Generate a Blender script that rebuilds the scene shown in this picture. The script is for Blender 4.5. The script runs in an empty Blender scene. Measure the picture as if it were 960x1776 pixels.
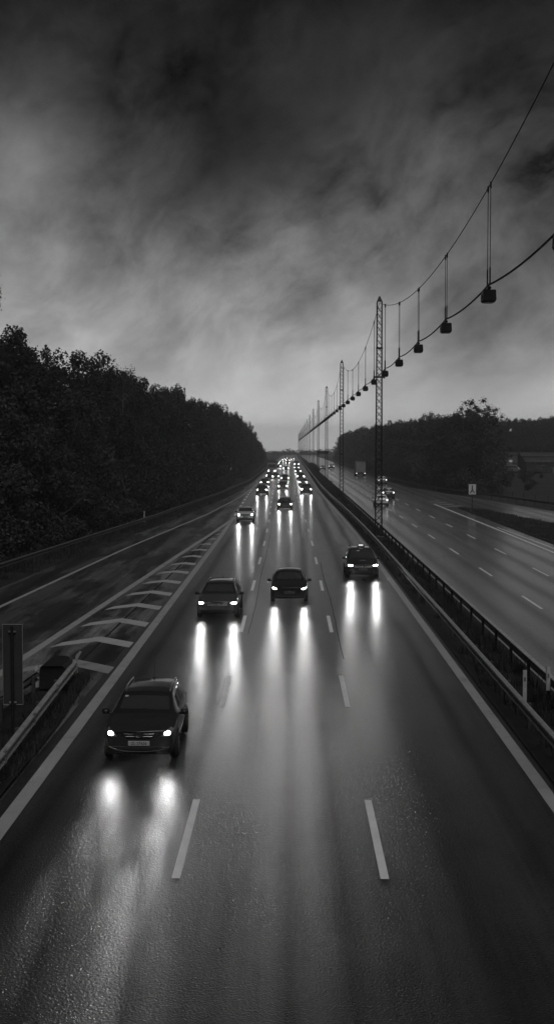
import bpy, math, random
import numpy as np
from mathutils import Vector, Matrix
from mathutils.bvhtree import BVHTree

R = math.radians
sc = bpy.context.scene
COL = sc.collection
random.seed(7)

# ------------------------------------------------------------------ helpers
def link(o):
    COL.objects.link(o); return o

def tag(o, label=None, cat=None, group=None, kind=None):
    if label: o['label'] = label
    if cat: o['category'] = cat
    if group: o['group'] = group
    if kind: o['kind'] = kind
    return o

def empty(name, loc, rz=0.0):
    o = bpy.data.objects.new(name, None); link(o)
    o.empty_display_size = .3
    o.location = loc; o.rotation_euler = (0, 0, rz)
    return o

def children_of(o):
    return list(KIDS.get(o.name, []))
KIDS = {}
def set_parent(o, p):
    o.parent = p
    KIDS.setdefault(p.name, []).append(o)

def copy_tree(o, parent=None):
    c = o.copy(); link(c)
    if parent is not None: set_parent(c, parent)
    for ch in children_of(o):
        copy_tree(ch, c)
    return c

class MB:
    def __init__(s): s.v = []; s.f = []; s.m = []; s.sm = []
    def add(s, vs, fs, mi=0, smooth=False):
        b = len(s.v); s.v += [tuple(v) for v in vs]
        for f in fs:
            s.f.append(tuple(b + i for i in f)); s.m.append(mi); s.sm.append(smooth)
    def box(s, c, d, mi=0, rot=None, bev=0.0):
        hx, hy, hz = d[0] / 2, d[1] / 2, d[2] / 2
        vs = []
        if bev <= 0:
            for z in (-hz, hz):
                for x, y in ((-hx, -hy), (hx, -hy), (hx, hy), (-hx, hy)):
                    vs.append(Vector((x, y, z)))
            fs = [(3, 2, 1, 0), (4, 5, 6, 7), (0, 1, 5, 4), (1, 2, 6, 5), (2, 3, 7, 6), (3, 0, 4, 7)]
        else:
            b = min(bev, hx * .9, hy * .9, hz * .9)
            def ring(x, y, z, c):
                return [Vector(p + (z,)) for p in ((-x + c, -y), (x - c, -y), (x, -y + c), (x, y - c), (x - c, y), (-x + c, y), (-x, y - c), (-x, -y + c))]
            rings = [ring(hx - b, hy - b, -hz, b * .5), ring(hx, hy, -hz + b, b), ring(hx, hy, hz - b, b), ring(hx - b, hy - b, hz, b * .5)]
            for r_ in rings: vs += r_
            fs = [tuple(range(7, -1, -1)), tuple(range(24, 32))]
            for k in range(3):
                for i in range(8):
                    j = (i + 1) % 8
                    fs.append((k * 8 + i, k * 8 + j, k * 8 + 8 + j, k * 8 + 8 + i))
        if rot is not None: vs = [rot @ v for v in vs]
        c = Vector(c)
        s.add([v + c for v in vs], fs, mi)
    def bar(s, p0, p1, r, n=6, mi=0, r1=None, smooth=True):
        p0 = Vector(p0); p1 = Vector(p1); d = (p1 - p0)
        if d.length < 1e-6: return
        d.normalize()
        a = d.orthogonal().normalized(); b = d.cross(a)
        r1 = r if r1 is None else r1
        vs = []
        for p, rr in ((p0, r), (p1, r1)):
            for i in range(n):
                t = 2 * math.pi * (i + .5) / n
                vs.append(p + a * (rr * math.cos(t)) + b * (rr * math.sin(t)))
        fs = [(i, (i + 1) % n, n + (i + 1) % n, n + i) for i in range(n)]
        s.add(vs, fs, mi, smooth and n > 4)
        s.add(vs[:n], [tuple(range(n - 1, -1, -1))], mi); s.add(vs[n:], [tuple(range(n))], mi)
    def tube(s, pts, r, n=6, mi=0):
        pts = [Vector(p) for p in pts]; rings = []
        up = Vector((0, 0, 1))
        for i, p in enumerate(pts):
            d = (pts[min(i + 1, len(pts) - 1)] - pts[max(i - 1, 0)]).normalized()
            a = d.cross(up)
            if a.length < 1e-3: a = d.orthogonal()
            a.normalize(); b = a.cross(d)
            rr = r[i] if isinstance(r, (list, tuple)) else r
            rings.append([p + a * (rr * math.cos(2 * math.pi * k / n)) + b * (rr * math.sin(2 * math.pi * k / n)) for k in range(n)])
        vs = [v for g in rings for v in g]; fs = []
        for i in range(len(rings) - 1):
            for k in range(n):
                k2 = (k + 1) % n
                fs.append((i * n + k, i * n + k2, (i + 1) * n + k2, (i + 1) * n + k))
        s.add(vs, fs, mi, True)
        s.add(rings[0], [tuple(range(n))], mi); s.add(rings[-1], [tuple(range(n - 1, -1, -1))], mi)
    def prism(s, poly, y0, y1, mi=0):           # polygon in (x,z), extruded along y
        n = len(poly)
        vs = [(p[0], y0, p[1]) for p in poly] + [(p[0], y1, p[1]) for p in poly]
        fs = [tuple(range(n)), tuple(range(2 * n - 1, n - 1, -1))] + [(i, n + i, n + (i + 1) % n, (i + 1) % n) for i in range(n)]
        s.add(vs, fs, mi)
    def lathe_x(s, prof, n=24, mi=0, cx=0.0):   # profile of (x, r) about the x axis
        vs = []; m = len(prof)
        for i in range(n):
            t = 2 * math.pi * i / n
            for x, r in prof: vs.append((cx + x, r * math.cos(t), r * math.sin(t)))
        fs = []
        for i in range(n):
            j = (i + 1) % n
            for k in range(m - 1):
                fs.append((i * m + k, i * m + k + 1, j * m + k + 1, j * m + k))
        s.add(vs, fs, mi, True)
    def build(s, name, mats, parent=None, loc=None):
        me = bpy.data.meshes.new(name)
        me.from_pydata(s.v, [], s.f); me.update()
        if not isinstance(mats, (list, tuple)): mats = [mats]
        for m in mats: me.materials.append(m)
        me.polygons.foreach_set('material_index', s.m)
        me.polygons.foreach_set('use_smooth', s.sm)
        o = bpy.data.objects.new(name, me); link(o)
        if loc: o.location = loc
        if parent is not None: set_parent(o, parent)
        return o

# ------------------------------------------------------------------ materials (greyscale: the photograph is black and white)
def g3(v): return (v, v, v, 1)

def mat(name, col=.1, rough=.5, metal=0.0, coat=0.0, spec=.5, emit=None, coat_rough=.05):
    m = bpy.data.materials.new(name); m.use_nodes = True
    b = m.node_tree.nodes['Principled BSDF']
    b.inputs['Base Color'].default_value = g3(col)
    b.inputs['Roughness'].default_value = rough
    b.inputs['Metallic'].default_value = metal
    b.inputs['Coat Weight'].default_value = coat
    b.inputs['Coat Roughness'].default_value = coat_rough
    b.inputs['Specular IOR Level'].default_value = spec
    if emit is not None:
        b.inputs['Emission Color'].default_value = (1, 1, 1, 1)
        b.inputs['Emission Strength'].default_value = emit
    return m

class NT:
    """tiny node-graph helper"""
    def __init__(s, tree): s.t = tree; s.n = tree.nodes; s.l = tree.links
    def node(s, typ, **kw):
        nd = s.n.new(typ)
        for k, v in kw.items(): setattr(nd, k, v)
        return nd
    def put(s, inp, v):
        if hasattr(v, 'bl_idname') or isinstance(v, bpy.types.NodeSocket): s.l.new(v, inp)
        else: inp.default_value = v
    def math(s, op, a, b=0.0, c=None, clamp=False):
        nd = s.node('ShaderNodeMath', operation=op, use_clamp=clamp)
        s.put(nd.inputs[0], a); s.put(nd.inputs[1], b)
        if c is not None: s.put(nd.inputs[2], c)
        return nd.outputs[0]
    def ramp(s, fac, stops, interp='LINEAR'):
        nd = s.node('ShaderNodeValToRGB'); cr = nd.color_ramp; cr.interpolation = interp
        while len(cr.elements) < len(stops): cr.elements.new(.5)
        for e, (p, v) in zip(cr.elements, stops): e.position = p; e.color = g3(v)
        s.put(nd.inputs[0], fac); return nd.outputs[0]
    def maprange(s, v, a, b, c, d):
        nd = s.node('ShaderNodeMapRange'); nd.clamp = True
        s.put(nd.inputs[0], v)
        for i, x in enumerate((a, b, c, d)): s.put(nd.inputs[i + 1], x)
        return nd.outputs[0]
    def noise(s, vec, scale, detail=4.0, rough=.55, dist=0.0):
        nd = s.node('ShaderNodeTexNoise')
        s.put(nd.inputs['Vector'], vec); nd.inputs['Scale'].default_value = scale
        nd.inputs['Detail'].default_value = detail; nd.inputs['Roughness'].default_value = rough
        nd.inputs['Distortion'].default_value = dist
        return nd.outputs[0]
    def mapping(s, vec, scale=(1, 1, 1), loc=(0, 0, 0), rot=(0, 0, 0)):
        nd = s.node('ShaderNodeMapping'); s.put(nd.inputs[0], vec)
        nd.inputs['Scale'].default_value = scale; nd.inputs['Location'].default_value = loc; nd.inputs['Rotation'].default_value = rot
        return nd.outputs[0]
    def mix(s, f, a, b):
        nd = s.node('ShaderNodeMix'); nd.data_type = 'FLOAT'
        s.put(nd.inputs[0], f); s.put(nd.inputs[2], a); s.put(nd.inputs[3], b)
        return nd.outputs[0]
    def grey(s, v):
        nd = s.node('ShaderNodeCombineColor')
        for i in range(3): s.put(nd.inputs[i], v)
        return nd.outputs[0]

def noisy(name, c0, c1, scale, rough=.8, bump=.0, bscale=20, detail=6, spec=.3, stretch=(1, 1, 1), bdist=.02):
    m = mat(name, c0, rough, spec=spec); t = NT(m.node_tree); b = t.n['Principled BSDF']
    pos = t.node('ShaderNodeNewGeometry').outputs['Position']
    n = t.noise(t.mapping(pos, stretch), scale, detail)
    t.l.new(t.grey(t.maprange(n, .3, .7, c0, c1)), b.inputs['Base Color'])
    if bump:
        bp = t.node('ShaderNodeBump'); bp.inputs['Strength'].default_value = bump; bp.inputs['Distance'].default_value = bdist
        t.l.new(t.noise(pos, bscale, 5), bp.inputs['Height']); t.l.new(bp.outputs[0], b.inputs['Normal'])
    return m

def asphalt(name, c0, c1, r0, r1, tracks, wetscale, bump=.5, patch=0.0, spec=(.25, .6), film=(.3, .8, .20, .28)):
    m = mat(name, c0, r0, spec=.5); t = NT(m.node_tree); b = t.n['Principled BSDF']
    pos = t.node('ShaderNodeNewGeometry').outputs['Position']
    sep = t.node('ShaderNodeSeparateXYZ'); t.l.new(pos, sep.inputs[0]); X = sep.outputs[0]
    warp = t.math('MULTIPLY', t.math('SUBTRACT', t.noise(t.mapping(pos, (.15, .02, 1)), 1.0, 3), .5), .7)
    streak = t.noise(t.mapping(pos, (2.6, .03, 1)), 1.0, 7, .68)
    broad = t.noise(t.mapping(pos, (.5, .05, 1)), wetscale, 5, .6, .6)
    blot = t.noise(t.mapping(pos, (.9, .35, 1)), 1.0, 6, .62, .5)
    fine = t.noise(t.mapping(pos, (1, .6, 1)), 16.0, 4, .7)
    # worn wheel tracks; a list also paints in dark gaps between headlight streaks
    Xw = t.math('ADD', X, warp)
    if isinstance(tracks, list):
        trk_gap = 0.0
        for c_, sg_ in tracks:
            q = t.math('MULTIPLY', t.math('SUBTRACT', Xw, c_), 1 / sg_)
            trk_gap = t.math('ADD', trk_gap, t.math('EXPONENT', t.math('MULTIPLY', t.math('MULTIPLY', q, q), -1.0)))
        trk_gap = t.math('MINIMUM', trk_gap, 1.0)
    else:
        trk_gap = t.math('POWER', t.math('ABSOLUTE', t.math('SINE', t.math('MULTIPLY', t.math('SUBTRACT', Xw, tracks), math.pi / 1.865))), 3.0)
    mixn = t.math('ADD', t.math('ADD', t.math('MULTIPLY', streak, .45), t.math('MULTIPLY', broad, .30)), t.math('MULTIPLY', blot, .25))
    col = t.maprange(mixn, .36, .64, c0, c1)
    col = t.math('MULTIPLY', col, t.maprange(fine, .3, .7, .45, 1.6))
    col = t.math('MULTIPLY', col, t.maprange(trk_gap, 0, 1, 1.1, .72))
    pm = None
    if patch:
        pn = t.noise(t.mapping(pos, (.6, .075, 1)), 1.0, 9, .66, .4)
        pm = t.maprange(pn, .44, .54, 0, 1)
        col = t.math('MULTIPLY', col, t.mix(pm, 1.0, 1.0 - patch))
    t.l.new(t.grey(col), b.inputs['Base Color'])
    rg = t.maprange(mixn, .36, .64, r0, r1)
    rg = t.math('ADD', rg, t.math('MULTIPLY', trk_gap, .05))
    sl = t.maprange(t.math('ADD', t.math('MULTIPLY', streak, .6), t.math('MULTIPLY', blot, .4)), .36, .64, spec[0], spec[1])
    sl = t.math('MULTIPLY', sl, t.maprange(trk_gap, 0, 1, 1.15, .55))
    if patch: sl = t.math('MULTIPLY', sl, t.mix(pm, 1.0, .35))
    t.l.new(sl, b.inputs['Specular IOR Level'])
    t.l.new(rg, b.inputs['Roughness'])
    bp = t.node('ShaderNodeBump'); bp.inputs['Distance'].default_value = .012
    t.l.new(t.math('ADD', t.maprange(sep.outputs[1], 30, 56, bump * .8, 0), t.maprange(sep.outputs[1], 30, 110, bump * .2, bump * .02)), bp.inputs['Strength'])
    h = t.math('ADD', t.noise(pos, 30.0, 2, .5), t.math('MULTIPLY', t.noise(t.mapping(pos, (1.0, .55, 1)), 24.0, 3, .65), .6))
    t.l.new(h, bp.inputs['Height']); t.l.new(bp.outputs[0], b.inputs['Normal'])
    # the film of water on top
    cw = t.maprange(t.math('ADD', t.math('MULTIPLY', streak, .5), t.math('MULTIPLY', blot, .5)), .36, .64, film[0], film[1])
    cw = t.math('MULTIPLY', cw, t.maprange(trk_gap, 0, 1, 1.1, .5))
    if patch: cw = t.math('MULTIPLY', cw, t.mix(pm, 1.0, .45))
    t.l.new(cw, b.inputs['Coat Weight']); b.inputs['Coat IOR'].default_value = film[4] if len(film) > 4 else 1.33
    t.l.new(t.maprange(mixn, .36, .64, film[2], film[3]), b.inputs['Coat Roughness'])
    b2 = t.node('ShaderNodeBump'); b2.inputs['Distance'].default_value = .009
    t.l.new(t.maprange(sep.outputs[1], 32, 75, bump * .8, bump * .08), b2.inputs['Strength'])
    t.l.new(h, b2.inputs['Height']); t.l.new(b2.outputs[0], b.inputs['Coat Normal'])
    return m

def paint_line(name, c, wear=.5, rough=.45):
    m = mat(name, c, rough, spec=.4); t = NT(m.node_tree); b = t.n['Principled BSDF']
    pos = t.node('ShaderNodeNewGeometry').outputs['Position']
    n1 = t.noise(pos, 1.3, 5, .6); n2 = t.noise(pos, 22, 3, .6)
    w = t.math('ADD', t.math('MULTIPLY', n1, .6), t.math('MULTIPLY', n2, .4))
    t.l.new(t.grey(t.ramp(w, [(.30, c * (1 - wear)), (.44, c * .85), (.7, c)])), b.inputs['Base Color'])
    bp = t.node('ShaderNodeBump'); bp.inputs['Strength'].default_value = .35; bp.inputs['Distance'].default_value = .004
    t.l.new(t.noise(pos, 50, 2), bp.inputs['Height']); t.l.new(bp.outputs[0], b.inputs['Normal'])
    return m

def leaf_mat(name, c0, c1):
    m = mat(name, c0, .65, spec=.25); t = NT(m.node_tree); b = t.n['Principled BSDF']
    oi = t.node('ShaderNodeObjectInfo'); pos = t.node('ShaderNodeNewGeometry').outputs['Position']
    n = t.noise(pos, 1.1, 4)
    v = t.math('ADD', t.math('MULTIPLY', n, .55), t.math('MULTIPLY', oi.outputs['Random'], .55))
    t.l.new(t.grey(t.maprange(v, .3, .8, c0, c1)), b.inputs['Base Color'])
    return m

M = {}
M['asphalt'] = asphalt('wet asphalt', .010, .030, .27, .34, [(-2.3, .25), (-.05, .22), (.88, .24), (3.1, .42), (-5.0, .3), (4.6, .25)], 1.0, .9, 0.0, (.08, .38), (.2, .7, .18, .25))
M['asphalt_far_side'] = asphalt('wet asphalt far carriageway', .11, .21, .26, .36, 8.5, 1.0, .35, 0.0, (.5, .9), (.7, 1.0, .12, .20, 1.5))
M['asphalt_slip'] = asphalt('patchy damp asphalt', .05, .13, .32, .46, -2.0, .8, .5, .68, (.25, .6), (.2, .7, .20, .3))
M['gore'] = asphalt('gore asphalt', .06, .24, .34, .50, -2.0, 1.2, .5, .85, (.25, .6), (.2, .6, .22, .3))
M['line'] = paint_line('road paint', .82, .45)
M['line_worn'] = paint_line('worn road paint', .30, .85)
M['chevron'] = paint_line('chevron paint', .46, .8)
M['edge_line'] = paint_line('edge line paint', .36, .6)
M['soil'] = noisy('dark soil', .004, .016, 1.4, .9, .6, 9, bdist=.05)
M['turf'] = noisy('wet turf', .007, .022, .7, .9, .6, 12, bdist=.05)
M['field'] = noisy('rough field', .012, .04, .12, .9, .5, 3, bdist=.1)
M['galv'] = noisy('galvanised steel', .22, .34, 3, .42, .05, 40)
M['galv'].node_tree.nodes['Principled BSDF'].inputs['Metallic'].default_value = .1
M['galv_dull'] = noisy('dull galvanised steel', .10, .2, 3, .5, .05, 40)
M['galv_dull'].node_tree.nodes['Principled BSDF'].inputs['Metallic'].default_value = .2
M['galv_dark'] = noisy('dirty zinc', .045, .09, 3, .6, .05, 40)
M['galv_pale'] = noisy('pale weathered zinc', .26, .4, 3, .5, .05, 40)
M['dark_steel'] = mat('dark painted steel', .010, .6, spec=.3)
M['post_steel'] = mat('weathered post steel', .05, .6, .3)
M['white_plastic'] = noisy('white reflector plastic', .32, .45, 6, .5)
M['sign_back'] = noisy('sign back aluminium', .025, .045, 2, .5, .02, 30)
M['sign_edge'] = mat('sign edge aluminium', .35, .4, .5)
M['sign_face'] = mat('sign face', .55, .5)
M['black'] = mat('black print', .01, .6)
M['bark'] = noisy('bark', .02, .06, 4, .9, .6, 15)
M['bark_pale'] = noisy('pale bark', .05, .12, 4, .9, .4, 15)
M['leaf'] = leaf_mat('dark foliage', .007, .026)
M['leaf_b'] = leaf_mat('mid foliage', .010, .038)
M['leaf_r'] = leaf_mat('roadside foliage', .016, .052)
M['shrub'] = leaf_mat('shrub foliage', .010, .034)
M['grass'] = leaf_mat('grass blades', .010, .034)
M['cable'] = mat('cable', .005, .7, spec=.2)
M['lamp_box'] = mat('lamp housing', .004, .5, spec=.2)
M['lamp_lens'] = mat('lamp lens', .25, .25)
# cars
M['glass'] = mat('car glass', .034, .07, spec=.6, coat=.0)
M['trim'] = mat('black trim', .008, .45)
M['tyre'] = noisy('tyre rubber', .008, .016, 20, .75)
M['rim'] = mat('alloy rim', .25, .35, .8)
M['chrome'] = mat('chrome', .55, .22, 1.0)
M['satin'] = mat('satin rail', .5, .3, .9)
M['lip'] = mat('bumper lip', .06, .35, .2)
M['plate'] = mat('number plate', .40, .45)
M['plate_dark'] = mat('shade-darkened plate', .10, .5)  # darker copy of the number plate, shade put into its colour
M['lens'] = mat('headlamp lens', .28, .12, .3, 1.0)
M['lens_dark'] = mat('headlamp lens smoked', .10, .12, .3, 1.0)
M['tail'] = mat('tail lamp', .10, .2, coat=1.0)
M['tail_lit'] = mat('tail lamp lit', .2, .2, emit=2.5)
M['bulb'] = mat('headlight bulb', .8, .2, emit=160)
M['bulb_far'] = mat('far headlight bulb', .8, .2, emit=2400)
M['sign_lit'] = mat('lit roof sign', .8, .4, emit=.7)
M['window_lit'] = mat('lit window', .5, .4, emit=.12)
M['paper'] = mat('sticker', .35, .6)
for k_ in ('bulb', 'bulb_far'): M[k_].cycles.emission_sampling = 'NONE'
def paint(name, c, rough=.35, metal=.4): return mat(name, c, rough, metal, 1.0, coat_rough=.06)
M['paint_black'] = paint('black car paint', .012)
M['paint_dark'] = paint('dark grey car paint', .030)
M['paint_mid'] = paint('mid grey car paint', .07)
M['paint_white'] = paint('white car paint', .55, .4, 0)
M['paint_pale'] = paint('pale grey car paint', .22, .4, .3)
M['canvas'] = noisy('lorry panel', .16, .24, 1.5, .6)
M['canvas_dark'] = noisy('dark lorry panel', .05, .08, 1.5, .6)
M['shed'] = noisy('dark shed cladding', .02, .05, 1.0, .7)
M['shed_roof'] = noisy('weathered shed roof', .03, .07, .5, .6)
M['wall_pale'] = noisy('pale house wall', .08, .14, 1, .8)

# ------------------------------------------------------------------ road geometry
def rz(Y):
    if Y <= 0: return 0.0
    if Y < 150: return -1.333e-5 * Y * Y
    return -.30 - .004 * (Y - 150)
def sstep(t): t = max(0., min(1., t)); return t * t * (3 - 2 * t)
def drift(Y): return -1.0 * sstep((Y - 90) / 150)
def interp(tab, Y):
    if Y <= tab[0][0]:
        (a, b), (c, d) = tab[0], tab[1]; return b + (d - b) * (Y - a) / (c - a)
    for (a, b), (c, d) in zip(tab, tab[1:]):
        if Y <= c: return b + (d - b) * (Y - a) / (c - a)
    return tab[-1][1]
RAIL_L = [(20, -21.3), (50, -18.9), (75, -17.0), (127, -13.6), (190, -10.7), (266, -8.6), (340, -8.3), (900, -8.3)]
RAMP_L = [(20, -15.7), (61, -13.8), (94, -12.3), (142, -9.3), (190, -7.6), (240, -6.9)]
RAMP_R = [(20, -10.9), (47, -9.8), (70, -8.8), (90, -7.96), (109, -7.1), (137, -6.05)]
def main_l(Y): return -5.85 + drift(Y)
def rail_l(Y): return interp(RAIL_L, Y)

def ys(a, b, near=2.0):
    out = [a]; y = a
    while y < b:
        st = near if y < 60 else (4 if y < 160 else (10 if y < 400 else 40))
        y = min(b, y + st); out.append(y)
    return out

def strip(mb, fl, fr, a, b, dz=0.0, mi=0, nx=1):
    Ys = ys(a, b); vs = []; fs = []
    for y in Ys:
        l, r = fl(y), fr(y)
        for k in range(nx + 1):
            vs.append((l + (r - l) * k / nx, y, rz(y) + dz))
    w = nx + 1
    for i in range(len(Ys) - 1):
        for k in range(nx):
            fs.append((i * w + k, i * w + k + 1, (i + 1) * w + k + 1, (i + 1) * w + k))
    mb.add(vs, fs, mi)

def sheet(name, fl, fr, a, b, m, dz=0.0, kind='structure', parent=None, nx=1):
    mb = MB(); strip(mb, fl, fr, a, b, dz, 0, nx)
    o = mb.build(name, m, parent)
    if kind and parent is None: o['kind'] = kind
    return o

END = 1250
# ground sheet (gently rising bank to both sides)
mb = MB()
gx = [-900, -300, -120, -60, -40, -28, 36, 60, 120, 300, 900]
gy = ys(-60, 1700)
vs = []; fs = []
for y in gy:
    for x in gx:
        z = rz(y) - .06
        if x <= -28: z += min(1.5, (-28 - x) * .05)
        if x >= 36: z += min(2.0, (x - 36) * .02)
        vs.append((x, y, z))
w = len(gx)
for i in range(len(gy) - 1):
    for k in range(w - 1):
        fs.append((i * w + k, i * w + k + 1, (i + 1) * w + k + 1, (i + 1) * w + k))
mb.add(vs, fs); o = mb.build('ground', M['field']); o['kind'] = 'structure'

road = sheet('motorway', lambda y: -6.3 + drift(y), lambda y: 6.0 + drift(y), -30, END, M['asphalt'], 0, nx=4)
def slip_left(y): return max(rail_l(y) + 1.3, interp(RAMP_L, y) - 2.2) if y < 240 else rail_l(y) + .5
slip = sheet('slip_road', lambda y: min(slip_left(y), -6.4 + drift(y)), lambda y: min(interp(RAMP_R, y), -6.3 + drift(y)) if y < 137 else -6.3 + drift(y), -30, 900, M['asphalt_slip'], 0, nx=2)
gore = sheet('gore_area', lambda y: interp(RAMP_R, y), lambda y: -6.3, -30, 134, M['gore'], 0, nx=2)
FAR_R = [(20, 20.1), (155, 20.4), (175, 22.5), (235, 22.0), (300, 20.5), (1250, 20.5)]
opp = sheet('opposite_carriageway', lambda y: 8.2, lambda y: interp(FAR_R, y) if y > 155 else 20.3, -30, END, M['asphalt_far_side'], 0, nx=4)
ISL_R = [(80, 30.0), (100, 28.6), (126, 25.7), (155, 22.4), (160, 20.8)]
RMP_OUT = [(80, 44), (126, 34.5), (152, 30.4), (200, 25.8), (235, 22.2)]
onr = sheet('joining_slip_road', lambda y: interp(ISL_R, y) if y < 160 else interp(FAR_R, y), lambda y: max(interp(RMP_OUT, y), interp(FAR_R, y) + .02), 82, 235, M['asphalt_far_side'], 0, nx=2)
tri = sheet('grass_island', lambda y: 20.32, lambda y: max(20.4, interp(ISL_R, y)), 60, 158, M['turf'], .06, nx=4)
med = sheet('median_strip', lambda y: 6.0 + drift(y), lambda y: 8.2, -30, END, M['soil'], .03, nx=3)
ver = sheet('verge', lambda y: rail_l(y) - 7, lambda y: slip_left(y) if y < 240 else min(slip_left(y), -6.4 + drift(y)), -30, 900, M['turf'], .02, nx=4)

# painted markings: parts of their road
def line(name, f, wd, a, b, m, parent, dz=.005):
    return sheet(name, lambda y: f(y) - wd / 2, lambda y: f(y) + wd / 2, a, b, m, dz, parent=parent)
line('edge_line', lambda y: 5.68 + drift(y), .30, -20, 1000, M['edge_line'], road)
line('edge_line', main_l, .34, -20, 137, M['edge_line'], road)
line('edge_line', lambda y: main_l(y) - 1.0 + sstep((y - 215) / 30) * 1.0 - .0 if y > 137 else 0, .2, 240, 900, M['edge_line'], road)
for k in range(9):
    line('broken_line', main_l, .25, 140 + k * 10, 145 + k * 10, M['line'], road)
for x0, a_, b_, w0 in ((-1.72, 52, 150, .03), (1.93, 46, 84, .035)):
    line('pavement_seam', lambda y: x0 + drift(y) + .03 * math.sin(y * .23) + .012 * math.sin(y * 1.7), w0, a_, b_, M['soil'], road, .003)
n = 0
for k in range(40):
    a = 22.6 + 15 * k
    if a > 560: break
    line('lane_dash', lambda y: -2.05 + drift(y), .155, a, a + 5.1, M['line'], road)
    line('lane_dash', lambda y: 1.68 + drift(y), .155, a, a + 5.1, M['line'], road)
line('edge_line', lambda y: interp(RAMP_L, y), .24, 0, 238, M['edge_line'], slip)
line('edge_line', lambda y: interp(RAMP_R, y) + .17, .34, 0, 137, M['edge_line'], slip, .006)
for k in range(14):
    Z = 43.0 + 5.55 * k
    if Z > 118: break
    l = interp(RAMP_R, Z) + .55; r = -6.15; c = (l + r) / 2 + .05
    up = 1.65 * min(1, (r - l) / 3.3)
    th = 1.28
    pts = []
    def P(x, y): return (x, y, rz(y) + .004)
    m_ = MB()
    m_.add([P(l, Z), P(c, Z + up), P(c, Z + up + th), P(l + .28, Z + th)], [(0, 1, 2, 3)])
    m_.add([P(c, Z + up), P(r, Z), P(r + .03, Z + th), P(c, Z + up + th)], [(0, 1, 2, 3)])
    m_.build('chevron_marking', M['line_worn' if k < 1 else 'chevron'], gore)
line('lane_seam', lambda y: -7.55 + (y - 40) * .012, .10, 40, 110, M['soil'], gore, .003)
line('edge_line', lambda y: 8.55, .26, -20, 1000, M['edge_line'], opp)
for k in range(40):
    a = 45.2 + 15 * k
    if a > 560: break
    line('lane_dash', lambda y: 11.78, .15, a, a + 5.2, M['line'], opp)
    line('lane_dash', lambda y: 15.1, .15, a, a + 5.2, M['line'], opp)
line('edge_line', lambda y: 18.75, .26, 40, 168, M['line'], opp)
line('edge_line', lambda y: 19.25 + max(0, (118 - y)) * .012, .14, 60, 120, M['line'], opp)
for k in range(3):
    line('broken_line', lambda y: 19.9, .2, 103 + 5 * k, 105.5 + 5 * k, M['line_worn'], opp)
for k in range(4):
    Z = 160 + 5.2 * k
    m_ = MB(); m_.add([(19.1, Z, rz(Z) + .006), (21.6 - .3 * k, Z + 2.5, rz(Z) + .006), (21.6 - .3 * k, Z + 4.2, rz(Z) + .006), (19.1, Z + 1.4, rz(Z) + .006)], [(0, 1, 2, 3)])
    m_.build('chevron_marking', M['line_worn'], opp)
line('edge_line', lambda y: interp(RMP_OUT, y) - .9, .2, 95, 225, M['line_worn'], onr)

# ------------------------------------------------------------------ guardrails
WPROF = [(.01, .765), (-.035, .755), (-.085, .725), (-.09, .68), (-.015, .64), (-.005, .56), (-.08, .545), (-.09, .50), (-.06, .46), (0, .44)]
def wbeam(name, path, m, parent, side=1, y0=0):
    """W-shaped beam swept along (x,y) points; side=+1 bulges to -x"""
    mb = MB(); prof = [(p[0] * side, p[1]) for p in WPROF]
    prof = prof + [(p[0] + .014 * side, p[1]) for p in reversed(prof)]
    n = len(prof); vs = []
    for i, (x, y) in enumerate(path):
        a = path[max(0, i - 1)]; b = path[min(len(path) - 1, i + 1)]
        d = Vector((b[0] - a[0], b[1] - a[1])).normalized(); nx, ny = d.y, -d.x
        for px, pz in prof: vs.append((x + nx * px, y + ny * px, rz(y) + pz))
    fs = []
    for i in range(len(path) - 1):
        for k in range(n):
            k2 = (k + 1) % n
            fs.append((i * n + k, i * n + k2, (i + 1) * n + k2, (i + 1) * n + k))
    mb.add(vs, fs)
    return mb.build(name, m, parent)

post_me = None
def posts(path_f, a, b, step, parent, dx=.0, h=.74, m='post_steel', first=100):
    """every post a part; those past the first hundred become one far run"""
    proto = MB(); proto.box((0, 0, h / 2 - .15), (.09, .13, h + .3), bev=.01)
    me = None; far = MB(); y = a; k = 0
    while y < b:
        x = path_f(y) + dx
        if k < first:
            if me is None:
                o = proto.build('post', M[m], parent); me = o.data
            else:
                o = bpy.data.objects.new('post', me); link(o); set_parent(o, parent)
            o.location = (x, y, rz(y))
        else:
            far.box((x, y, rz(y) + h / 2), (.09, .13, h))
        y += step; k += 1
    if far.v:
        o = far.build('post', M[m], parent); o['kind'] = 'stuff'

# median, near side
gr = tag(empty('guardrail', (0, 0, 0)), 'shiny steel guardrail along the median edge beside the taxi lane', 'guardrail')
pth = [(6.36 + drift(y), y) for y in ys(6, 760)]
wbeam('beam', pth, M['galv'], gr, 1)
posts(lambda y: 6.36 + drift(y), 8, 700, 3.33, gr, .11)
# median, far side: box-topped beam
gr = tag(empty('guardrail', (0, 0, 0)), 'pale-topped steel guardrail facing the opposite carriageway, behind the masts', 'guardrail')
pth = [(7.86, y) for y in ys(6, 800)]
wbeam('beam', pth, M['galv_dull'], gr, -1)
mb = MB(); y = 10.0
while y < 200:
    mb.box((7.80, y + .63, rz(y) + .785), (.15, 1.22, .035), bev=.008); y += 1.29
strip(mb, lambda q: 7.725, lambda q: 7.875, 201, 780, .80)
mb.build('top_rail', M['galv_pale'], gr)
posts(lambda y: 7.86, 8.4, 700, 3.33, gr, -.12, .72, 'dark_steel')
# outer side of the on-ramp
gr = tag(empty('guardrail', (0, 0, 0)), 'low grey guardrail along the dark wood beside the slip road', 'guardrail')
wbeam('beam', [(rail_l(y), y) for y in ys(20, 700, 4)], M['galv_dark'], gr, -1)
posts(rail_l, 22, 700, 4, gr, -.11)
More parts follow.
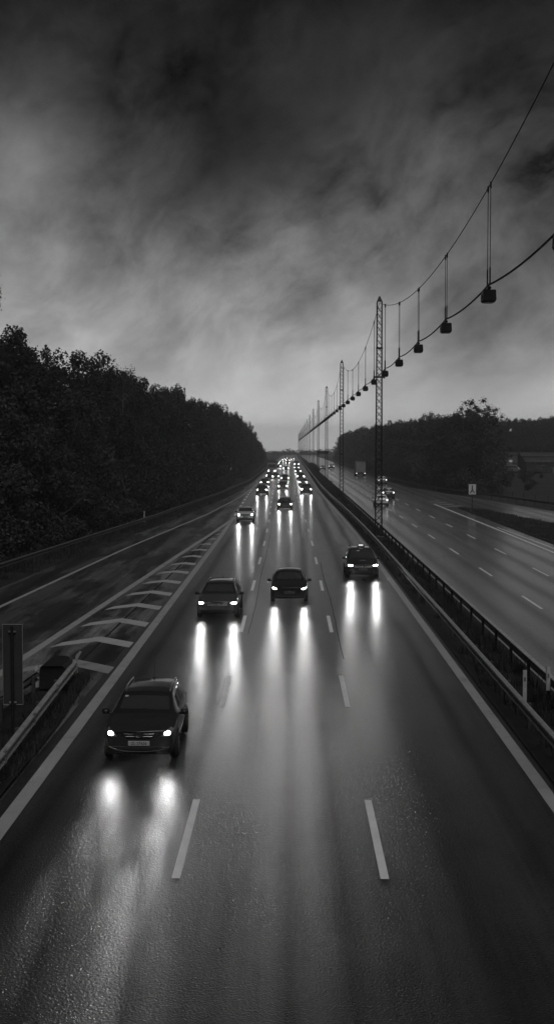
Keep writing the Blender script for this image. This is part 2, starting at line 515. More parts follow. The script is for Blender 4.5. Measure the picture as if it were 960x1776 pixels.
# right-hand ramp
gr = tag(empty('guardrail', (0, 0, 0)), 'dark guardrail bounding the joining slip road below the field', 'guardrail')
ro = [(100, 41.0), (126, 36.5), (157, 32.0), (204, 26.4), (230, 23.2), (300, 21.6), (700, 21.6)]
wbeam('beam', [(interp(ro, y), y) for y in ys(100, 600, 4)], M['galv_dark'], gr, 1)
mb = MB(); vs = []; fs = []
posts(lambda y: interp(ro, y), 101, 500, 4, gr, .11)
# nose of the gore: two rails joined by a rounded end
gr = tag(empty('guardrail', (-7, 34, 0)), 'short bright guardrail with rounded dark nose where the slip road splits off', 'guardrail')
gr.location = (0, 0, 0)
inner = [(-6.42, 4), (-6.45, 20), (-6.55, 28), (-6.82, 36), (-6.98, 41.2)]
wbeam('beam', inner, M['galv'], gr, -1)
mb = MB()
for y in (25.0, 29.0, 33.0, 37.0):
    x = interp([(p[1], p[0]) for p in inner], y)
    mb.box((x + .055, y, rz(y) + .60), (.06, .24, .32), bev=.01)
mb.build('beam_joint', M['galv_dull'], gr)
# flared end wing
mb = MB()
mb.prism([(-.02, .34), (.05, .30), (.03, .52), (.02, .66), (.09, .84), (.17, .98), (.10, 1.0), (-.01, .88), (-.05, .64), (-.03, .46)], 41.3, 41.42)
o = mb.build('end_wing', M['galv'], gr); o.location = (-6.95, 0, 0)
outer = [(-8.9, 16), (-8.5, 28), (-8.0, 36), (-7.78, 39.5)]
wbeam('beam', outer, M['galv_dull'], gr, 1)
# dark nose cover
mb = MB()
prof = []
for i in range(9):
    t = math.pi * i / 8
    prof.append((-7.36 - .40 * math.cos(t), 40.6 + .8 * math.sin(t)))
prof = [(-7.76, 39.4)] + prof + [(-6.96, 39.4)]
n = len(prof)
vs = [(x, y, rz(y) + .18) for x, y in prof] + [(x, y, rz(y) + .82) for x, y in prof] + [(-7.36 + (x + 7.36) * .8, y - .1, rz(y) + .9) for x, y in prof]
fs = [(i, (i + 1) % n, n + (i + 1) % n, n + i) for i in range(n)] + [(n + i, n + (i + 1) % n, 2 * n + (i + 1) % n, 2 * n + i) for i in range(n)] + [tuple(range(2 * n, 3 * n)), tuple(range(n - 1, -1, -1))]
mb.add(vs, fs); mb.build('nose_cover', M['dark_steel'], gr)
for y in [9 + 3.2 * k for k in range(10)]:
    mb = MB(); x = interp([(p[1], p[0]) for p in inner], y)
    mb.box((x - .10, y, rz(y) + .3), (.09, .13, .9), bev=.01); mb.build('post', M['post_steel'], gr)
for y in [18 + 3.4 * k for k in range(7)]:
    mb = MB(); x = interp([(p[1], p[0]) for p in outer], y)
    mb.box((x + .10, y, rz(y) + .3), (.09, .13, .9), bev=.01); mb.build('post', M['post_steel'], gr)
# soil island between the two rails
isl_l = [(0, -9.9), (28, -9.0), (36, -8.4), (40, -7.95), (42.2, -7.5)]
isl_r = [(0, -6.38), (28, -6.33), (35, -6.34), (41, -6.6), (42.2, -7.3)]
sheet('soil_island', lambda y: interp(isl_l, y), lambda y: interp(isl_r, y), -30, 42.2, M['soil'], .09, nx=5)

# ------------------------------------------------------------------ delineator posts, signs
def delineator(x, y, z0, h, label):
    r = empty('delineator_post', (x, y, rz(y)))
    tag(r, label, 'marker post', 'white delineator posts')
    mb = MB()
    vs = []
    for z, s_ in ((z0, 1), (h - .10, 1), (h, 1)):
        for px, py in ((-.055, -.045), (.055, -.045), (.065, .0), (.03, .06), (-.03, .06), (-.065, .0)):
            zz = z + (.035 - py * .8 if z == h else 0)
            vs.append((px, py, zz))
    fs = []
    for k in range(2):
        for i in range(6):
            j = (i + 1) % 6; fs.append((k * 6 + i, k * 6 + j, k * 6 + 6 + j, k * 6 + 6 + i))
    fs.append((12, 13, 14, 15, 16, 17)); mb.add(vs, fs)
    mb.build('body', M['white_plastic'], r)
    m2 = MB(); m2.box((0, -.052, h - .2), (.05, .012, .12), bev=.004); m2.build('reflector', M['plate_dark'], r)
delineator(6.80, 37.2, -.1, 1.12, 'white delineator post behind the shiny median guardrail, slanted top')
delineator(7.62, 37.9, .45, 1.10, 'short white marker post bolted to the pale-topped median guardrail')
delineator(-8.08, 40.6, .0, .62, 'stubby white marker post beside the dark nose of the split guardrail')
delineator(-14.6, 128, .0, 1.05, 'small white delineator post below the dark wood behind the low guardrail')
r = empty('road_sign', (-7.20, 33, rz(33)))
tag(r, 'tall narrow sign seen from its dark back, standing between the split guardrails', 'road sign')
mb = MB()
mb.box((0, .03, 2.04), (.50, .012, 2.08), bev=.005)
mb.build('panel', M['sign_back'], r)
mb = MB()
for sx in (-1, 1): mb.box((.256 * sx, .028, 2.04), (.012, .035, 2.11), bev=.004)
for sz in (-1, 1): mb.box((0, .028, 2.04 + 1.046 * sz), (.50, .035, .012), bev=.004)
mb.build('frame', M['sign_edge'], r)
mb = MB(); mb.bar((0, -.035, -.2), (0, -.035, 3.04), .038, 12); mb.build('pole', M['dark_steel'], r)
for z in (1.05, 2.9):
    mb = MB()
    mb.box((0, -.005, z), (.20, .05, .05), bev=.008)
    for sx in (-1, 1): mb.bar((.07 * sx, -.045, z), (.07 * sx, .02, z), .014, 8)
    mb.build('bracket', M['galv_dull'], r)
r = empty('merge_sign', (21.95, 156, rz(156)))
tag(r, 'rectangular merging lanes sign with dark forked arrow on the grass island', 'road sign')
mb = MB(); mb.box((0, 0, 2.35), (.88, .03, 1.24), bev=.02); mb.build('panel', M['sign_face'], r)
mb = MB()
def seg(p, q, w_):
    p = Vector((p[0], 0, p[1])); q = Vector((q[0], 0, q[1])); d = (q - p).normalized(); nn = Vector((-d.z, 0, d.x)) * w_ / 2
    a = [p + nn, p - nn, q - nn, q + nn]
    mb.add([(v.x, -.022, v.z) for v in a] + [(v.x, -.012, v.z) for v in a], [(0, 1, 2, 3), (7, 6, 5, 4), (0, 4, 5, 1), (1, 5, 6, 2), (2, 6, 7, 3), (3, 7, 4, 0)])
seg((0, 2.83), (0, 2.30), .15); seg((0, 2.34), (-.13, 2.06), .13); seg((-.12, 2.09), (-.26, 1.93), .13)
seg((0, 2.34), (.13, 2.06), .13); seg((.12, 2.09), (.26, 1.93), .13)
mb.build('symbol', M['black'], r)
mb = MB(); mb.bar((0, .05, -.2), (0, .05, 2.9), .045, 10); mb.build('pole', M['dark_steel'], r)
# far gantry arm
r = empty('gantry_sign', (8.3, 402, rz(402)))
tag(r, 'dark cantilever sign arm between far lattice masts', 'road sign')
mb = MB(); mb.bar((0, 0, -.2), (0, 0, 6.4), .16, 10); mb.build('pole', M['dark_steel'], r)
mb = MB(); mb.box((1.75, 0, 5.75), (3.4, .18, .85), bev=.03); mb.box((1.7, .2, 6.1), (3.5, .15, .15)); mb.build('panel', M['dark_steel'], r)

# ------------------------------------------------------------------ catenary lighting
MX = 7.05; MY0 = 27.4; SPAN = 76.0; NM = 17; TH = 19.1
mleg = MB()
def lattice():
    b = MB(); H = TH; wb, wt = .26, .19; pitch = .52
    nseg = int(H / pitch)
    def half(z): return wb + (wt - wb) * (z / H)
    for k in range(nseg):
        z0, z1 = k * pitch, (k + 1) * pitch
        a, c = half(z0), half(z1)
        for (s1, s2) in (((-1, -1), (1, -1)), ((1, -1), (1, 1)), ((1, 1), (-1, 1)), ((-1, 1), (-1, -1))):
            b.bar((s1[0] * a, s1[1] * a, z0), (s2[0] * c, s2[1] * c, z1), .017, 4)
            b.bar((s2[0] * a, s2[1] * a, z0), (s1[0] * c, s1[1] * c, z1), .017, 4)
    return b
def make_mast():
    r = empty('lamp_mast', (MX, MY0, rz(MY0)))
    H = TH; wb, wt = .26, .19
    for sx in (-1, 1):
        for sy in (-1, 1):
            m_ = MB(); m_.bar((sx * wb, sy * wb, -.3), (sx * wt, sy * wt, H), .042, 4); m_.build('leg', M['dark_steel'], r)
    lattice().build('bracing', M['dark_steel'], r)
    m_ = MB()
    m_.add([(-.22, -.22, H), (.22, -.22, H), (.22, .22, H), (-.22, .22, H), (-.05, -.05, H + .42), (.05, -.05, H + .42), (.05, .05, H + .42), (-.05, .05, H + .42)],
           [(3, 2, 1, 0), (4, 5, 6, 7), (0, 1, 5, 4), (1, 2, 6, 5), (2, 3, 7, 6), (3, 0, 4, 7)])
    m_.build('cap', M['dark_steel'], r)
    for z in (6.5, 15.4):
        m_ = MB(); hw = wb + (wt - wb) * z / H + .03
        for s_ in (-1, 1):
            m_.box((0, s_ * hw, z), (2 * hw + .06, .05, .12)); m_.box((s_ * hw, 0, z), (.05, 2 * hw - .06, .12))
        m_.build('collar', M['dark_steel'], r)
    m_ = MB(); m_.bar((-.42, 0, 13.1), (.42, 0, 13.1), .07, 8); m_.box((-.40, 0, 13.1), (.14, .2, .22), bev=.02); m_.box((.40, 0, 13.1), (.14, .2, .22), bev=.02)
    m_.build('cable_bracket', M['dark_steel'], r)
    m_ = MB(); m_.box((0, 0, .1), (.9, .9, .5), bev=.03); m_.build('footing', M['post_steel'], r)
    return r
ORD = ['first', 'second', 'third', 'fourth', 'fifth', 'sixth', 'seventh', 'eighth', 'ninth', 'tenth', 'eleventh', 'twelfth', 'thirteenth', 'fourteenth', 'fifteenth', 'sixteenth', 'seventeenth']
mast0 = make_mast()
masts = []
for k in range(NM):
    o = mast0 if k == 0 else copy_tree(mast0)
    y = MY0 + SPAN * k
    o.location = (MX, y, rz(y) if k else 0)
    if k == 0: lab = 'steel lattice mast at the roadside edge, carrying the near end of the lamp cables'
    elif k == 1: lab = 'tallest-looking steel lattice mast, rising from the median just behind the taxi'
    else: lab = 'steel lattice mast on the median, %s along the row counting the tallest as first' % ORD[k - 1]
    tag(o, lab, 'lamp mast', 'lattice masts along the median')
    masts.append(o)
def cat_z(y):
    k = math.floor((y - MY0) / SPAN); a = MY0 + k * SPAN
    t = (y - a) / SPAN
    base = rz(a) * (1 - t) + rz(a + SPAN) * t
    return base + 16.25 + 2.75 * ((t - .5) * 2) ** 2
LAMPS = []
STEP = SPAN / 6
def lamp_z(y): return rz(y) + 13.0
y = MY0 + STEP / 2
while y < MY0 + SPAN * (NM - 1): LAMPS.append(y); y += STEP
# carrying cable
pts = []
yy = MY0
while yy <= MY0 + SPAN * (NM - 1) + .01: pts.append((MX, yy, cat_z(yy))); yy += SPAN / 24
mb = MB(); mb.tube(pts, .020, 6); o = mb.build('carrying_cable', M['cable'])
tag(o, 'thin steel cable dipping from mast top to mast top', 'cable')
# lower cable, sagging between lamps
pts = []
anch = [MY0] + LAMPS + [MY0 + SPAN * (NM - 1)]
for a, b in zip(anch, anch[1:]):
    ns = 8
    for i in range(ns):
        t = i / ns; y = a + (b - a) * t
        sag = .16 * (1 - (2 * t - 1) ** 2) * (b - a) / STEP
        pts.append((MX, y, lamp_z(a) * (1 - t) + lamp_z(b) * t + .42 - sag))
pts.append((MX, anch[-1], lamp_z(anch[-1]) + .42))
mb = MB(); mb.tube(pts, .034, 6); o = mb.build('lamp_cable', M['cable'])
tag(o, 'thicker dark cable looping from lamp to lamp along the median', 'cable')
def make_lamp(y):
    r = empty('cable_lamp', (MX, y, lamp_z(y)))
    m_ = MB()
    # tapered box housing
    def ring(hx, hy, z): return [(-hx, -hy, z), (hx, -hy, z), (hx, hy, z), (-hx, hy, z)]
    vs = ring(.19, .23, .235) + ring(.225, .27, .21) + ring(.24, .285, -.13) + ring(.20, .25, -.205)
    fs = [(3, 2, 1, 0), (12, 13, 14, 15)]
    for k in range(3):
        for i in range(4):
            j = (i + 1) % 4; fs.append((k * 4 + i, k * 4 + j, k * 4 + 4 + j, k * 4 + 4 + i))
    m_.add(vs, [tuple(reversed(f)) for f in fs]); m_.build('housing', M['lamp_box'], r)
    m_ = MB()
    for s_ in (-1, 1): m_.box((.245 * s_, 0, -.01), (.04, .12, .12), bev=.01)
    m_.build('bolt', M['lamp_box'], r)
    m_ = MB(); m_.box((0, 0, -.212), (.34, .42, .02), bev=.008); m_.build('lens', M['lamp_lens'], r)
    m_ = MB(); m_.box((0, 0, .30), (.12, .5, .10), bev=.02); m_.bar((0, -.28, .42), (0, .28, .42), .045, 8); m_.bar((0, 0, .24), (0, 0, .42), .03, 6)
    m_.build('clamp', M['lamp_box'], r)
    return r
lm = make_lamp(LAMPS[0])
proto_lamps = {0: lm}
wires = {}
for i, y in enumerate(LAMPS):
    o = lm if i == 0 else copy_tree(lm)
    o.location = (MX, y, lamp_z(y)); o.rotation_euler = (0, 0, 0)
    span = i // 6; ph = i % 6
    nm = 'the roadside-edge mast' if span == 0 else ('the tallest-looking mast' if span == 1 else 'the %s mast' % ORD[span - 1])
    tag(o, 'boxy dark lamp hanging on twin wires, %s beyond %s' % (ORD[ph], nm), 'street lamp', 'lamps hanging over the median')
for i, y in enumerate(LAMPS):
    pass
# hanger wires: parts of each lamp (their length differs along the span)
roots = [lm] + [o for o in bpy.data.objects if o.name.startswith('cable_lamp.') and o.parent is None]
roots.sort(key=lambda o: o.location.y)
for i, o in enumerate(roots):
    y = LAMPS[i]; ph = i % 6
    for s_ in (-1, 1):
        top = cat_z(y + .3 * s_) - lamp_z(y)
        m_ = MB(); m_.bar((0, .3 * s_, top), (0, .3 * s_, .42), .0135 if i < 12 else .013, 5); m_.bar((0, .3 * s_, .42), (0, .3 * s_, 1.0), .03, 6); m_.bar((0, .3 * s_, top - .16), (0, .3 * s_, top + .06), .035, 6)
        m_.build('hanger_wire', M['cable'], o)

# ------------------------------------------------------------------ vegetation
def leaves_np(rng, blobs, n, size, soft=.0):
    cen = np.array([b[0] for b in blobs]); rad = np.array([b[1] for b in blobs])
    wts = rad.max(axis=1) ** 2; wts /= wts.sum()
    idx = rng.choice(len(blobs), n, p=wts)
    d = rng.normal(size=(n, 3)); d /= np.linalg.norm(d, axis=1)[:, None]
    rr = rng.uniform(.55, 1.08, n) ** .6
    rr = np.where(rng.random(n) < .16, rng.uniform(.9, 1.38, n), rr)
    if soft: rr = np.abs(rng.normal(size=n)) * soft
    p = cen[idx] + d * rad[idx] * rr[:, None]
    nrm = d * .7 + rng.normal(size=(n, 3)) * .6 + np.array([0, 0, .4]); nrm /= np.linalg.norm(nrm, axis=1)[:, None]
    t = np.cross(nrm, rng.normal(size=(n, 3))); t /= np.linalg.norm(t, axis=1)[:, None]
    b = np.cross(nrm, t)
    s = size * rng.uniform(.55, 1.35, n)[:, None]
    v = np.empty((n, 4, 3))
    v[:, 0] = p - t * s; v[:, 1] = p + b * s * .55 + nrm * s * .12; v[:, 2] = p + t * s; v[:, 3] = p - b * s * .55 + nrm * s * .12
    return v.reshape(-1, 3)

def leaf_mesh(name, v, m):
    n = len(v) // 4
    me = bpy.data.meshes.new(name)
    me.vertices.add(n * 4); me.vertices.foreach_set('co', v.astype(np.float32).ravel())
    me.loops.add(n * 4); me.loops.foreach_set('vertex_index', np.arange(n * 4, dtype=np.int32))
    me.polygons.add(n); me.polygons.foreach_set('loop_start', np.arange(0, n * 4, 4, dtype=np.int32))
    me.update(calc_edges=True); me.validate(); me.materials.append(m)
    return me

def tree_proto(seed, H, rad, nleaf, size, leaf, bark, airy=False, low=.12, trunk_r=.22):
    rng = np.random.default_rng(seed); rd = random.Random(seed)
    tr = MB()
    pts = [(0, 0, -.4)]; x = y = 0
    for k in range(1, 8):
        x += rd.uniform(-.18, .18); y += rd.uniform(-.18, .18); pts.append((x, y, H * .9 * k / 7))
    tr.tube(pts, [trunk_r * (1 - .88 * k / 7) for k in range(8)], 7)
    blobs = []
    nb = 30 if not airy else 44
    for k in range(nb):
        t = low + (1 - low) * (k + rd.random()) / nb
        prof = math.sin(math.pi * min(1, (t * .84 + .14))) ** .7
        a = rd.uniform(0, 2 * math.pi); r_ = rad * prof * rd.uniform(.3, .95)
        c = (math.cos(a) * r_, math.sin(a) * r_, H * t * .95)
        br = rad * rd.uniform(.26, .5) * (.55 if airy else 1.0) * (1.15 - .45 * t)
        blobs.append((c, (br, br, br * rd.uniform(.6, .9))))
        zb = max(.6, c[2] - r_ * rd.uniform(.5, .9)); f = zb / (H * .9)
        j = min(6, int(f * 7)); base = Vector(pts[j]).lerp(Vector(pts[j + 1]), f * 7 - j) if f < 1 else Vector(pts[7])
        mid = base.lerp(Vector(c), .5) + Vector((rd.uniform(-.3, .3), rd.uniform(-.3, .3), rd.uniform(-.1, .4)))
        rr = trunk_r * .38 * (1 - .6 * t)
        tr.tube([base, mid, Vector(c)], [rr, rr * .6, rr * .2], 5)
        for q in range(3):
            e = Vector(c) + Vector((rd.uniform(-1, 1), rd.uniform(-1, 1), rd.uniform(-.2, 1))) * br * 1.1
            tr.tube([mid.lerp(Vector(c), .6), e], [rr * .35, rr * .1], 4)
    # top tuft + a few stray sprays
    for k in range(9):
        a = rd.uniform(0, 6.28); q = rad * rd.uniform(.1, .75); e = rad * rd.uniform(.08, .18)
        blobs.append(((math.cos(a) * q, math.sin(a) * q, H * (rd.uniform(.93, 1.06) - .14 * (q / rad) ** 2)), (e, e, e * 1.4)))
    v = leaves_np(rng, blobs, nleaf, size, .8 if airy else 0)
    v[:, 2] = np.maximum(v[:, 2], .05)
    return tr, leaf_mesh('crown', v, leaf), bark

PROTOS = {}
def plant(kind, loc, rzv, scale, name, label, cat, group=None, part='crown', stem='trunk'):
    tr, cm, bark = PROTOS[kind]
    r = empty(name, loc, rzv); r.scale = (scale[0], scale[0], scale[1])
    o = bpy.data.objects.new(part, cm); link(o); set_parent(o, r)
    if not isinstance(tr, bpy.types.Mesh):
        o2 = tr.build(stem, bark, r); PROTOS[kind] = (o2.data, cm, bark)
    else:
        o2 = bpy.data.objects.new(stem, tr); link(o2); set_parent(o2, r)
    return tag(r, label, cat, group)
for i in range(5):
    PROTOS['broad%d' % i] = tree_proto(20 + i, 15, 4.2 + .3 * (i % 3), 14000, .17, M['leaf'], M['bark'])
for i in range(3):
    PROTOS['edge%d' % i] = tree_proto(50 + i, 11, 3.6, 13000, .155, M['leaf_b'], M['bark_pale'], low=.03)
PROTOS['road'] = tree_proto(58, 12, 4.0, 14000, .17, M['leaf_r'], M['bark'], low=.02)
PROTOS['road2'] = tree_proto(59, 12, 4.2, 14000, .17, M['leaf_r'], M['bark'], low=.02)
PROTOS['airy'] = tree_proto(71, 17, 3.2, 6500, .12, M['leaf'], M['bark_pale'], airy=True, low=.35, trunk_r=.2)
PROTOS['bare'] = tree_proto(72, 16, 4.0, 1600, .12, M['leaf'], M['bark_pale'], airy=True, low=.3)
def shrub_proto(seed, n, size, m):
    rd = random.Random(seed); rng = np.random.default_rng(seed); tr = MB(); blobs = []
    for k in range(9):
        a = rd.uniform(0, 6.28); q = rd.uniform(0, .9); c = (math.cos(a) * q, math.sin(a) * q, rd.uniform(.35, 1.35))
        blobs.append((c, (rd.uniform(.35, .6),) * 3)); tr.tube([(0, 0, -.15), (c[0] * .5, c[1] * .5, c[2] * .6), c], [.04, .03, .01], 4)
    v = leaves_np(rng, blobs, n, size); v[:, 2] = np.maximum(v[:, 2], .02)
    return tr, leaf_mesh('foliage', v, m), M['bark']
for i in range(3): PROTOS['shrub%d' % i] = shrub_proto(90 + i, 1500, .10, M['shrub'])

rd = random.Random(11)
def bank(x, y):
    z = rz(y) - .06
    if x <= -28: z += min(1.5, (-28 - x) * .05)
    if x >= 36: z += min(2.0, (x - 36) * .02)
    return z
# the wood along the slip road
GL = 'trees of the wood beside the slip road'
y = 38.0
while y < 560:
    x = rail_l(y) - 5.2 - rd.uniform(0, 1.2) - max(0, 90 - y) * .02
    h = rd.uniform(.80, 1.16)
    k = 'edge%d' % rd.randrange(3)
    plant(k, (x, y, bank(x, y)), rd.uniform(0, 6.28), (1.0, h * .95), 'wood_tree', 'dark leafy tree at the roadside edge of the dense wood', 'tree', GL + ', front row')
    x2 = x - rd.uniform(3.8, 5.2)
    plant('broad%d' % rd.randrange(5), (x2, y + rd.uniform(-2, 2), bank(x2, y)), rd.uniform(0, 6.28), (rd.uniform(.9, 1.15), rd.uniform(.86, 1.17)), 'wood_tree', 'tall dark broadleaf tree standing behind the front row of the dense wood', 'tree', GL + ', behind')
    if y < 300:
        x3 = x2 - rd.uniform(5, 6.5)
        plant('broad%d' % rd.randrange(5), (x3, y + rd.uniform(-2, 2), bank(x3, y)), rd.uniform(0, 6.28), (1.15, rd.uniform(.92, 1.24)), 'wood_tree', 'tall dark broadleaf tree standing behind the front row of the dense wood', 'tree', GL + ', behind')
    y += rd.uniform(4.6, 6.4) * (1 + y / 700)
y = 44
while y < 260:
    x = rail_l(y) - rd.uniform(1.7, 3.2)
    s = rd.uniform(.8, 1.5)
    plant('shrub%d' % rd.randrange(3), (x, y, rz(y)), rd.uniform(0, 6.28), (s, s), 'shrub', 'low dark shrub between the low guardrail and the dense wood', 'shrub', 'undergrowth behind the low guardrail', 'foliage', 'stem')
    y += rd.uniform(2.4, 4.5) * (1 + y / 160)
plant('bare', (-19.8, 152, bank(-19.8, 152)), 1.0, (1.1, 1.09), 'bare_tree', 'thinly leaved tree with pale twigs showing on the skyline of the wood', 'tree', None)
for k, (yy, xx) in enumerate(((86, -1.0), (104, -.6), (118, -1.4), (139, -.9), (171, -.8), (214, -.9), (262, -.6))):
    plant('bare', (rail_l(yy) - 4.0 + xx, yy, rz(yy) - .06), yy * 1.3, (.8, .62 + .05 * (k % 3)), 'bare_tree', 'slender thinly leaved tree with pale trunk at the edge of the dense wood', 'tree', 'thin pale-trunked trees of the roadside wood')
plant('airy', (-25.9, 108, bank(-25.9, 108)), 2.0, (.9, 1.24), 'tall_tree', 'single tree poking highest above the wood at the picture edge', 'tree', None)

# trees beyond the opposite carriageway
GR = 'trees lining the opposite carriageway'
y = 203.0
while y < 640:
    base = interp([(150, 33), (176, 31.0), (204, 29), (260, 25.5), (330, 25), (1000, 24.5)], y)
    x = base + rd.uniform(.3, 1.5)
    hh = interp([(170, 1.0), (260, 1.0), (330, 1.02), (480, 1.1), (640, 1.0)], y) * rd.uniform(.9, 1.06)
    plant('road' if rd.random() < .5 else 'road2', (x, y, bank(x, y)), rd.uniform(0, 6.28), (1.0, hh), 'roadside_tree', 'bushy broadleaf tree in the row beyond the opposite carriageway', 'tree', GR)
    x2 = x + rd.uniform(4.5, 6)
    if y > 238: plant('broad%d' % rd.randrange(5), (x2, y + rd.uniform(-2, 2), bank(x2, y)), rd.uniform(0, 6.28), (1.0, hh * rd.uniform(.80, .88)), 'roadside_tree', 'bushy broadleaf tree in the row beyond the opposite carriageway', 'tree', GR)
    y += rd.uniform(5.4, 7.2) * (1 + y / 900)
plant('airy', (30.4, 212, bank(30.4, 212)), .4, (1.2, .86), 'birch_tree', 'tallest airy tree with open crown above the row opposite', 'tree')
plant('airy', (27.6, 209, bank(27.6, 209)), 2.4, (.9, .78), 'birch_tree', 'slimmer airy tree beside the tallest one in the row opposite', 'tree')
plant('airy', (33.5, 214, bank(33.5, 214)), 4.4, (1.0, .80), 'birch_tree', 'drooping airy tree on the field side of the tallest one', 'tree')
# wood behind the yard
GF = 'far trees behind the yard'
for k in range(34):
    for q in range(2):
        x = 44 + k * 2.6 + rd.uniform(-1, 1); y = 448 + q * 14 + rd.uniform(0, 8)
        s = rd.uniform(1.0, 1.25)
        plant('broad%d' % rd.randrange(5), (x, y, bank(x, y)), rd.uniform(0, 6.28), (s * 1.15, rd.uniform(.98, 1.10)), 'far_tree', 'dark tree in the far wood behind the lorry yard', 'tree', GF)
for k in range(22):
    x = 36 + rd.uniform(0, 55); y = rd.uniform(205, 320); s = rd.uniform(.5, 1.1)
    if x > 33 + (y - 150) * .26: continue
    plant('shrub%d' % rd.randrange(3), (x, y, bank(x, y)), rd.uniform(0, 6.28), (s, s), 'shrub', 'dark shrub in the rough field beyond the joining slip road', 'shrub', 'shrubs in the field', 'foliage', 'stem')
for (x, y, s) in ((47.5, 262, 1.1), (58.0, 270, 1.0), (40.0, 240, 1.0), (62.5, 300, .9)):
    plant('shrub%d' % rd.randrange(3), (x, y, bank(x, y)), rd.uniform(0, 6.28), (s, s), 'shrub', 'dark shrub in the rough field beyond the joining slip road', 'shrub', 'shrubs in the field', 'foliage', 'stem')
# median bushes
for (x, y, s, sz) in ((7.0, 172, .55, .65), (6.9, 181, .6, .8), (7.0, 190, .6, .75), (6.8, 199, .6, .7)):
    plant('shrub%d' % rd.randrange(3), (x, y, rz(y)), rd.uniform(0, 6.28), (s, sz), 'bush', 'low bush on the median around the second mast', 'bush', 'low bushes on the median', 'foliage', 'stem')
y = 205
while y < 520:
    s = rd.uniform(.55, .75); hz = s * (1.6 if 330 < y < 430 else rd.uniform(.7, 1.0)) * (1 + .25 * (y > 330))
    plant('shrub%d' % rd.randrange(3), (6.7 + rd.uniform(-.3, .3), y, rz(y)), rd.uniform(0, 6.28), (s * 1.15, hz), 'bush', 'dark bush in the hedge along the distant median', 'bush', 'hedge bushes on the median', 'foliage', 'stem')
    y += rd.uniform(3.2, 4.4) * (1 + (y - 200) / 500)
# distant wood closing the horizon
rng = np.random.default_rng(5)
bl = []
for k in range(170):
    x = -420 + k * 5 + rng.uniform(-2, 2); h = rng.uniform(4, 9) * (1.25 if abs(x) > 60 else .75)
    bl.append(((x, 1190 + rng.uniform(-20, 20), rz(1190) + h * .5), (5.5, 5, h * .55)))
me = leaf_mesh('far_wood', leaves_np(rng, bl, 16000, 1.0), M['leaf'])
o = bpy.data.objects.new('far_wood', me); link(o); tag(o, 'misty low wood closing the far end of the motorway', 'wood', None, 'stuff')

# grass: along median, island edge, grass island and verge
def grass(name, spots, n, hmin, hmax, label, wd=.012):
    rng = np.random.default_rng(len(name) + n)
    k = rng.integers(0, len(spots), n); sp = np.array(spots)[k]
    p = sp[:, :3] + rng.normal(size=(n, 3)) * np.stack([sp[:, 3], sp[:, 4], np.zeros(n)], 1)
    h = rng.uniform(hmin, hmax, n); a = rng.uniform(0, 6.28, n); lean = rng.uniform(0, .5, n) * h
    w_ = wd * rng.uniform(.7, 1.6, n)
    dx = np.stack([np.cos(a), np.sin(a), np.zeros(n)], 1); nx = np.stack([-np.sin(a), np.cos(a), np.zeros(n)], 1)
    up = np.array([0, 0, 1.0])
    v = np.empty((n, 4, 3))
    v[:, 0] = p - nx * w_[:, None]; v[:, 1] = p + nx * w_[:, None]
    tip = p + up * h[:, None] + dx * lean[:, None]
    v[:, 2] = tip + nx * (w_ * .2)[:, None]; v[:, 3] = tip - nx * (w_ * .2)[:, None]
    me = leaf_mesh(name, v.reshape(-1, 3), M['grass']); o = bpy.data.objects.new(name, me); link(o)
    return tag(o, label, 'grass', None, 'stuff')
sp = []
for k in range(400):
    y = 14 + 190 * rd.random() ** 1.8; sp.append((6.45 + drift(y) + rd.random() * 1.35, y, rz(y) + .03, .15, .3))
grass('median_grass', sp, 22000, .08, .45, 'ragged dark grass and weeds on the median', .012)
sp = []
for k in range(120):
    y = 18 + 24.3 * rd.random(); xl, xr = interp(isl_l, y), interp(isl_r, y)
    sp.append((xr - .15 - rd.random() ** 2 * (xr - xl) * .7, y, rz(y) + .09, .10, .2))
for k in range(40): sp.append((-6.72 + rd.uniform(-.15, .08), 40.6 + rd.uniform(-1.2, 1.0), rz(41) + .09, .08, .25))
grass('island_grass', sp, 11000, .05, .24, 'dark grass tufts around the split guardrail', .010)
sp = []
for k in range(300):
    y = 62 + 92 * rd.random(); xr = interp(ISL_R, y)
    if xr > 20.8: sp.append((20.6 + rd.random() * (xr - 20.9), y, rz(y) + .06, .4, .5))
grass('verge_grass', sp, 16000, .06, .22, 'short rough grass on the island by the merge sign', .02)
sp = []
for k in range(400):
    y = 40 + 160 * rd.random(); xa, xb = rail_l(y) - 2.5, slip_left(y) - .2
    sp.append((xa + rd.random() * (xb - xa), y, rz(y) + .02, .3, .4))
grass('roadside_grass', sp, 22000, .08, .4, 'dark grass under the low guardrail beside the wood', .02)

# ------------------------------------------------------------------ cars
def text_mesh(txt, size, m, name, parent, loc, rot, depth=.004, sx=1.0, bold=0.0):
    cu = bpy.data.curves.new('t', 'FONT'); cu.body = txt; cu.size = size; cu.align_x = 'CENTER'; cu.align_y = 'CENTER'; cu.extrude = depth; cu.offset = bold
    to = bpy.data.objects.new('t', cu); link(to); bpy.context.view_layer.update()
    me = bpy.data.meshes.new_from_object(to.evaluated_get(bpy.context.evaluated_depsgraph_get()))
    bpy.data.objects.remove(to); bpy.data.curves.remove(cu)
    me.materials.clear(); me.materials.append(m)
    o = bpy.data.objects.new(name, me); link(o); o.location = loc; o.rotation_euler = rot; o.scale = (sx, 1, 1)
    set_parent(o, parent); return o

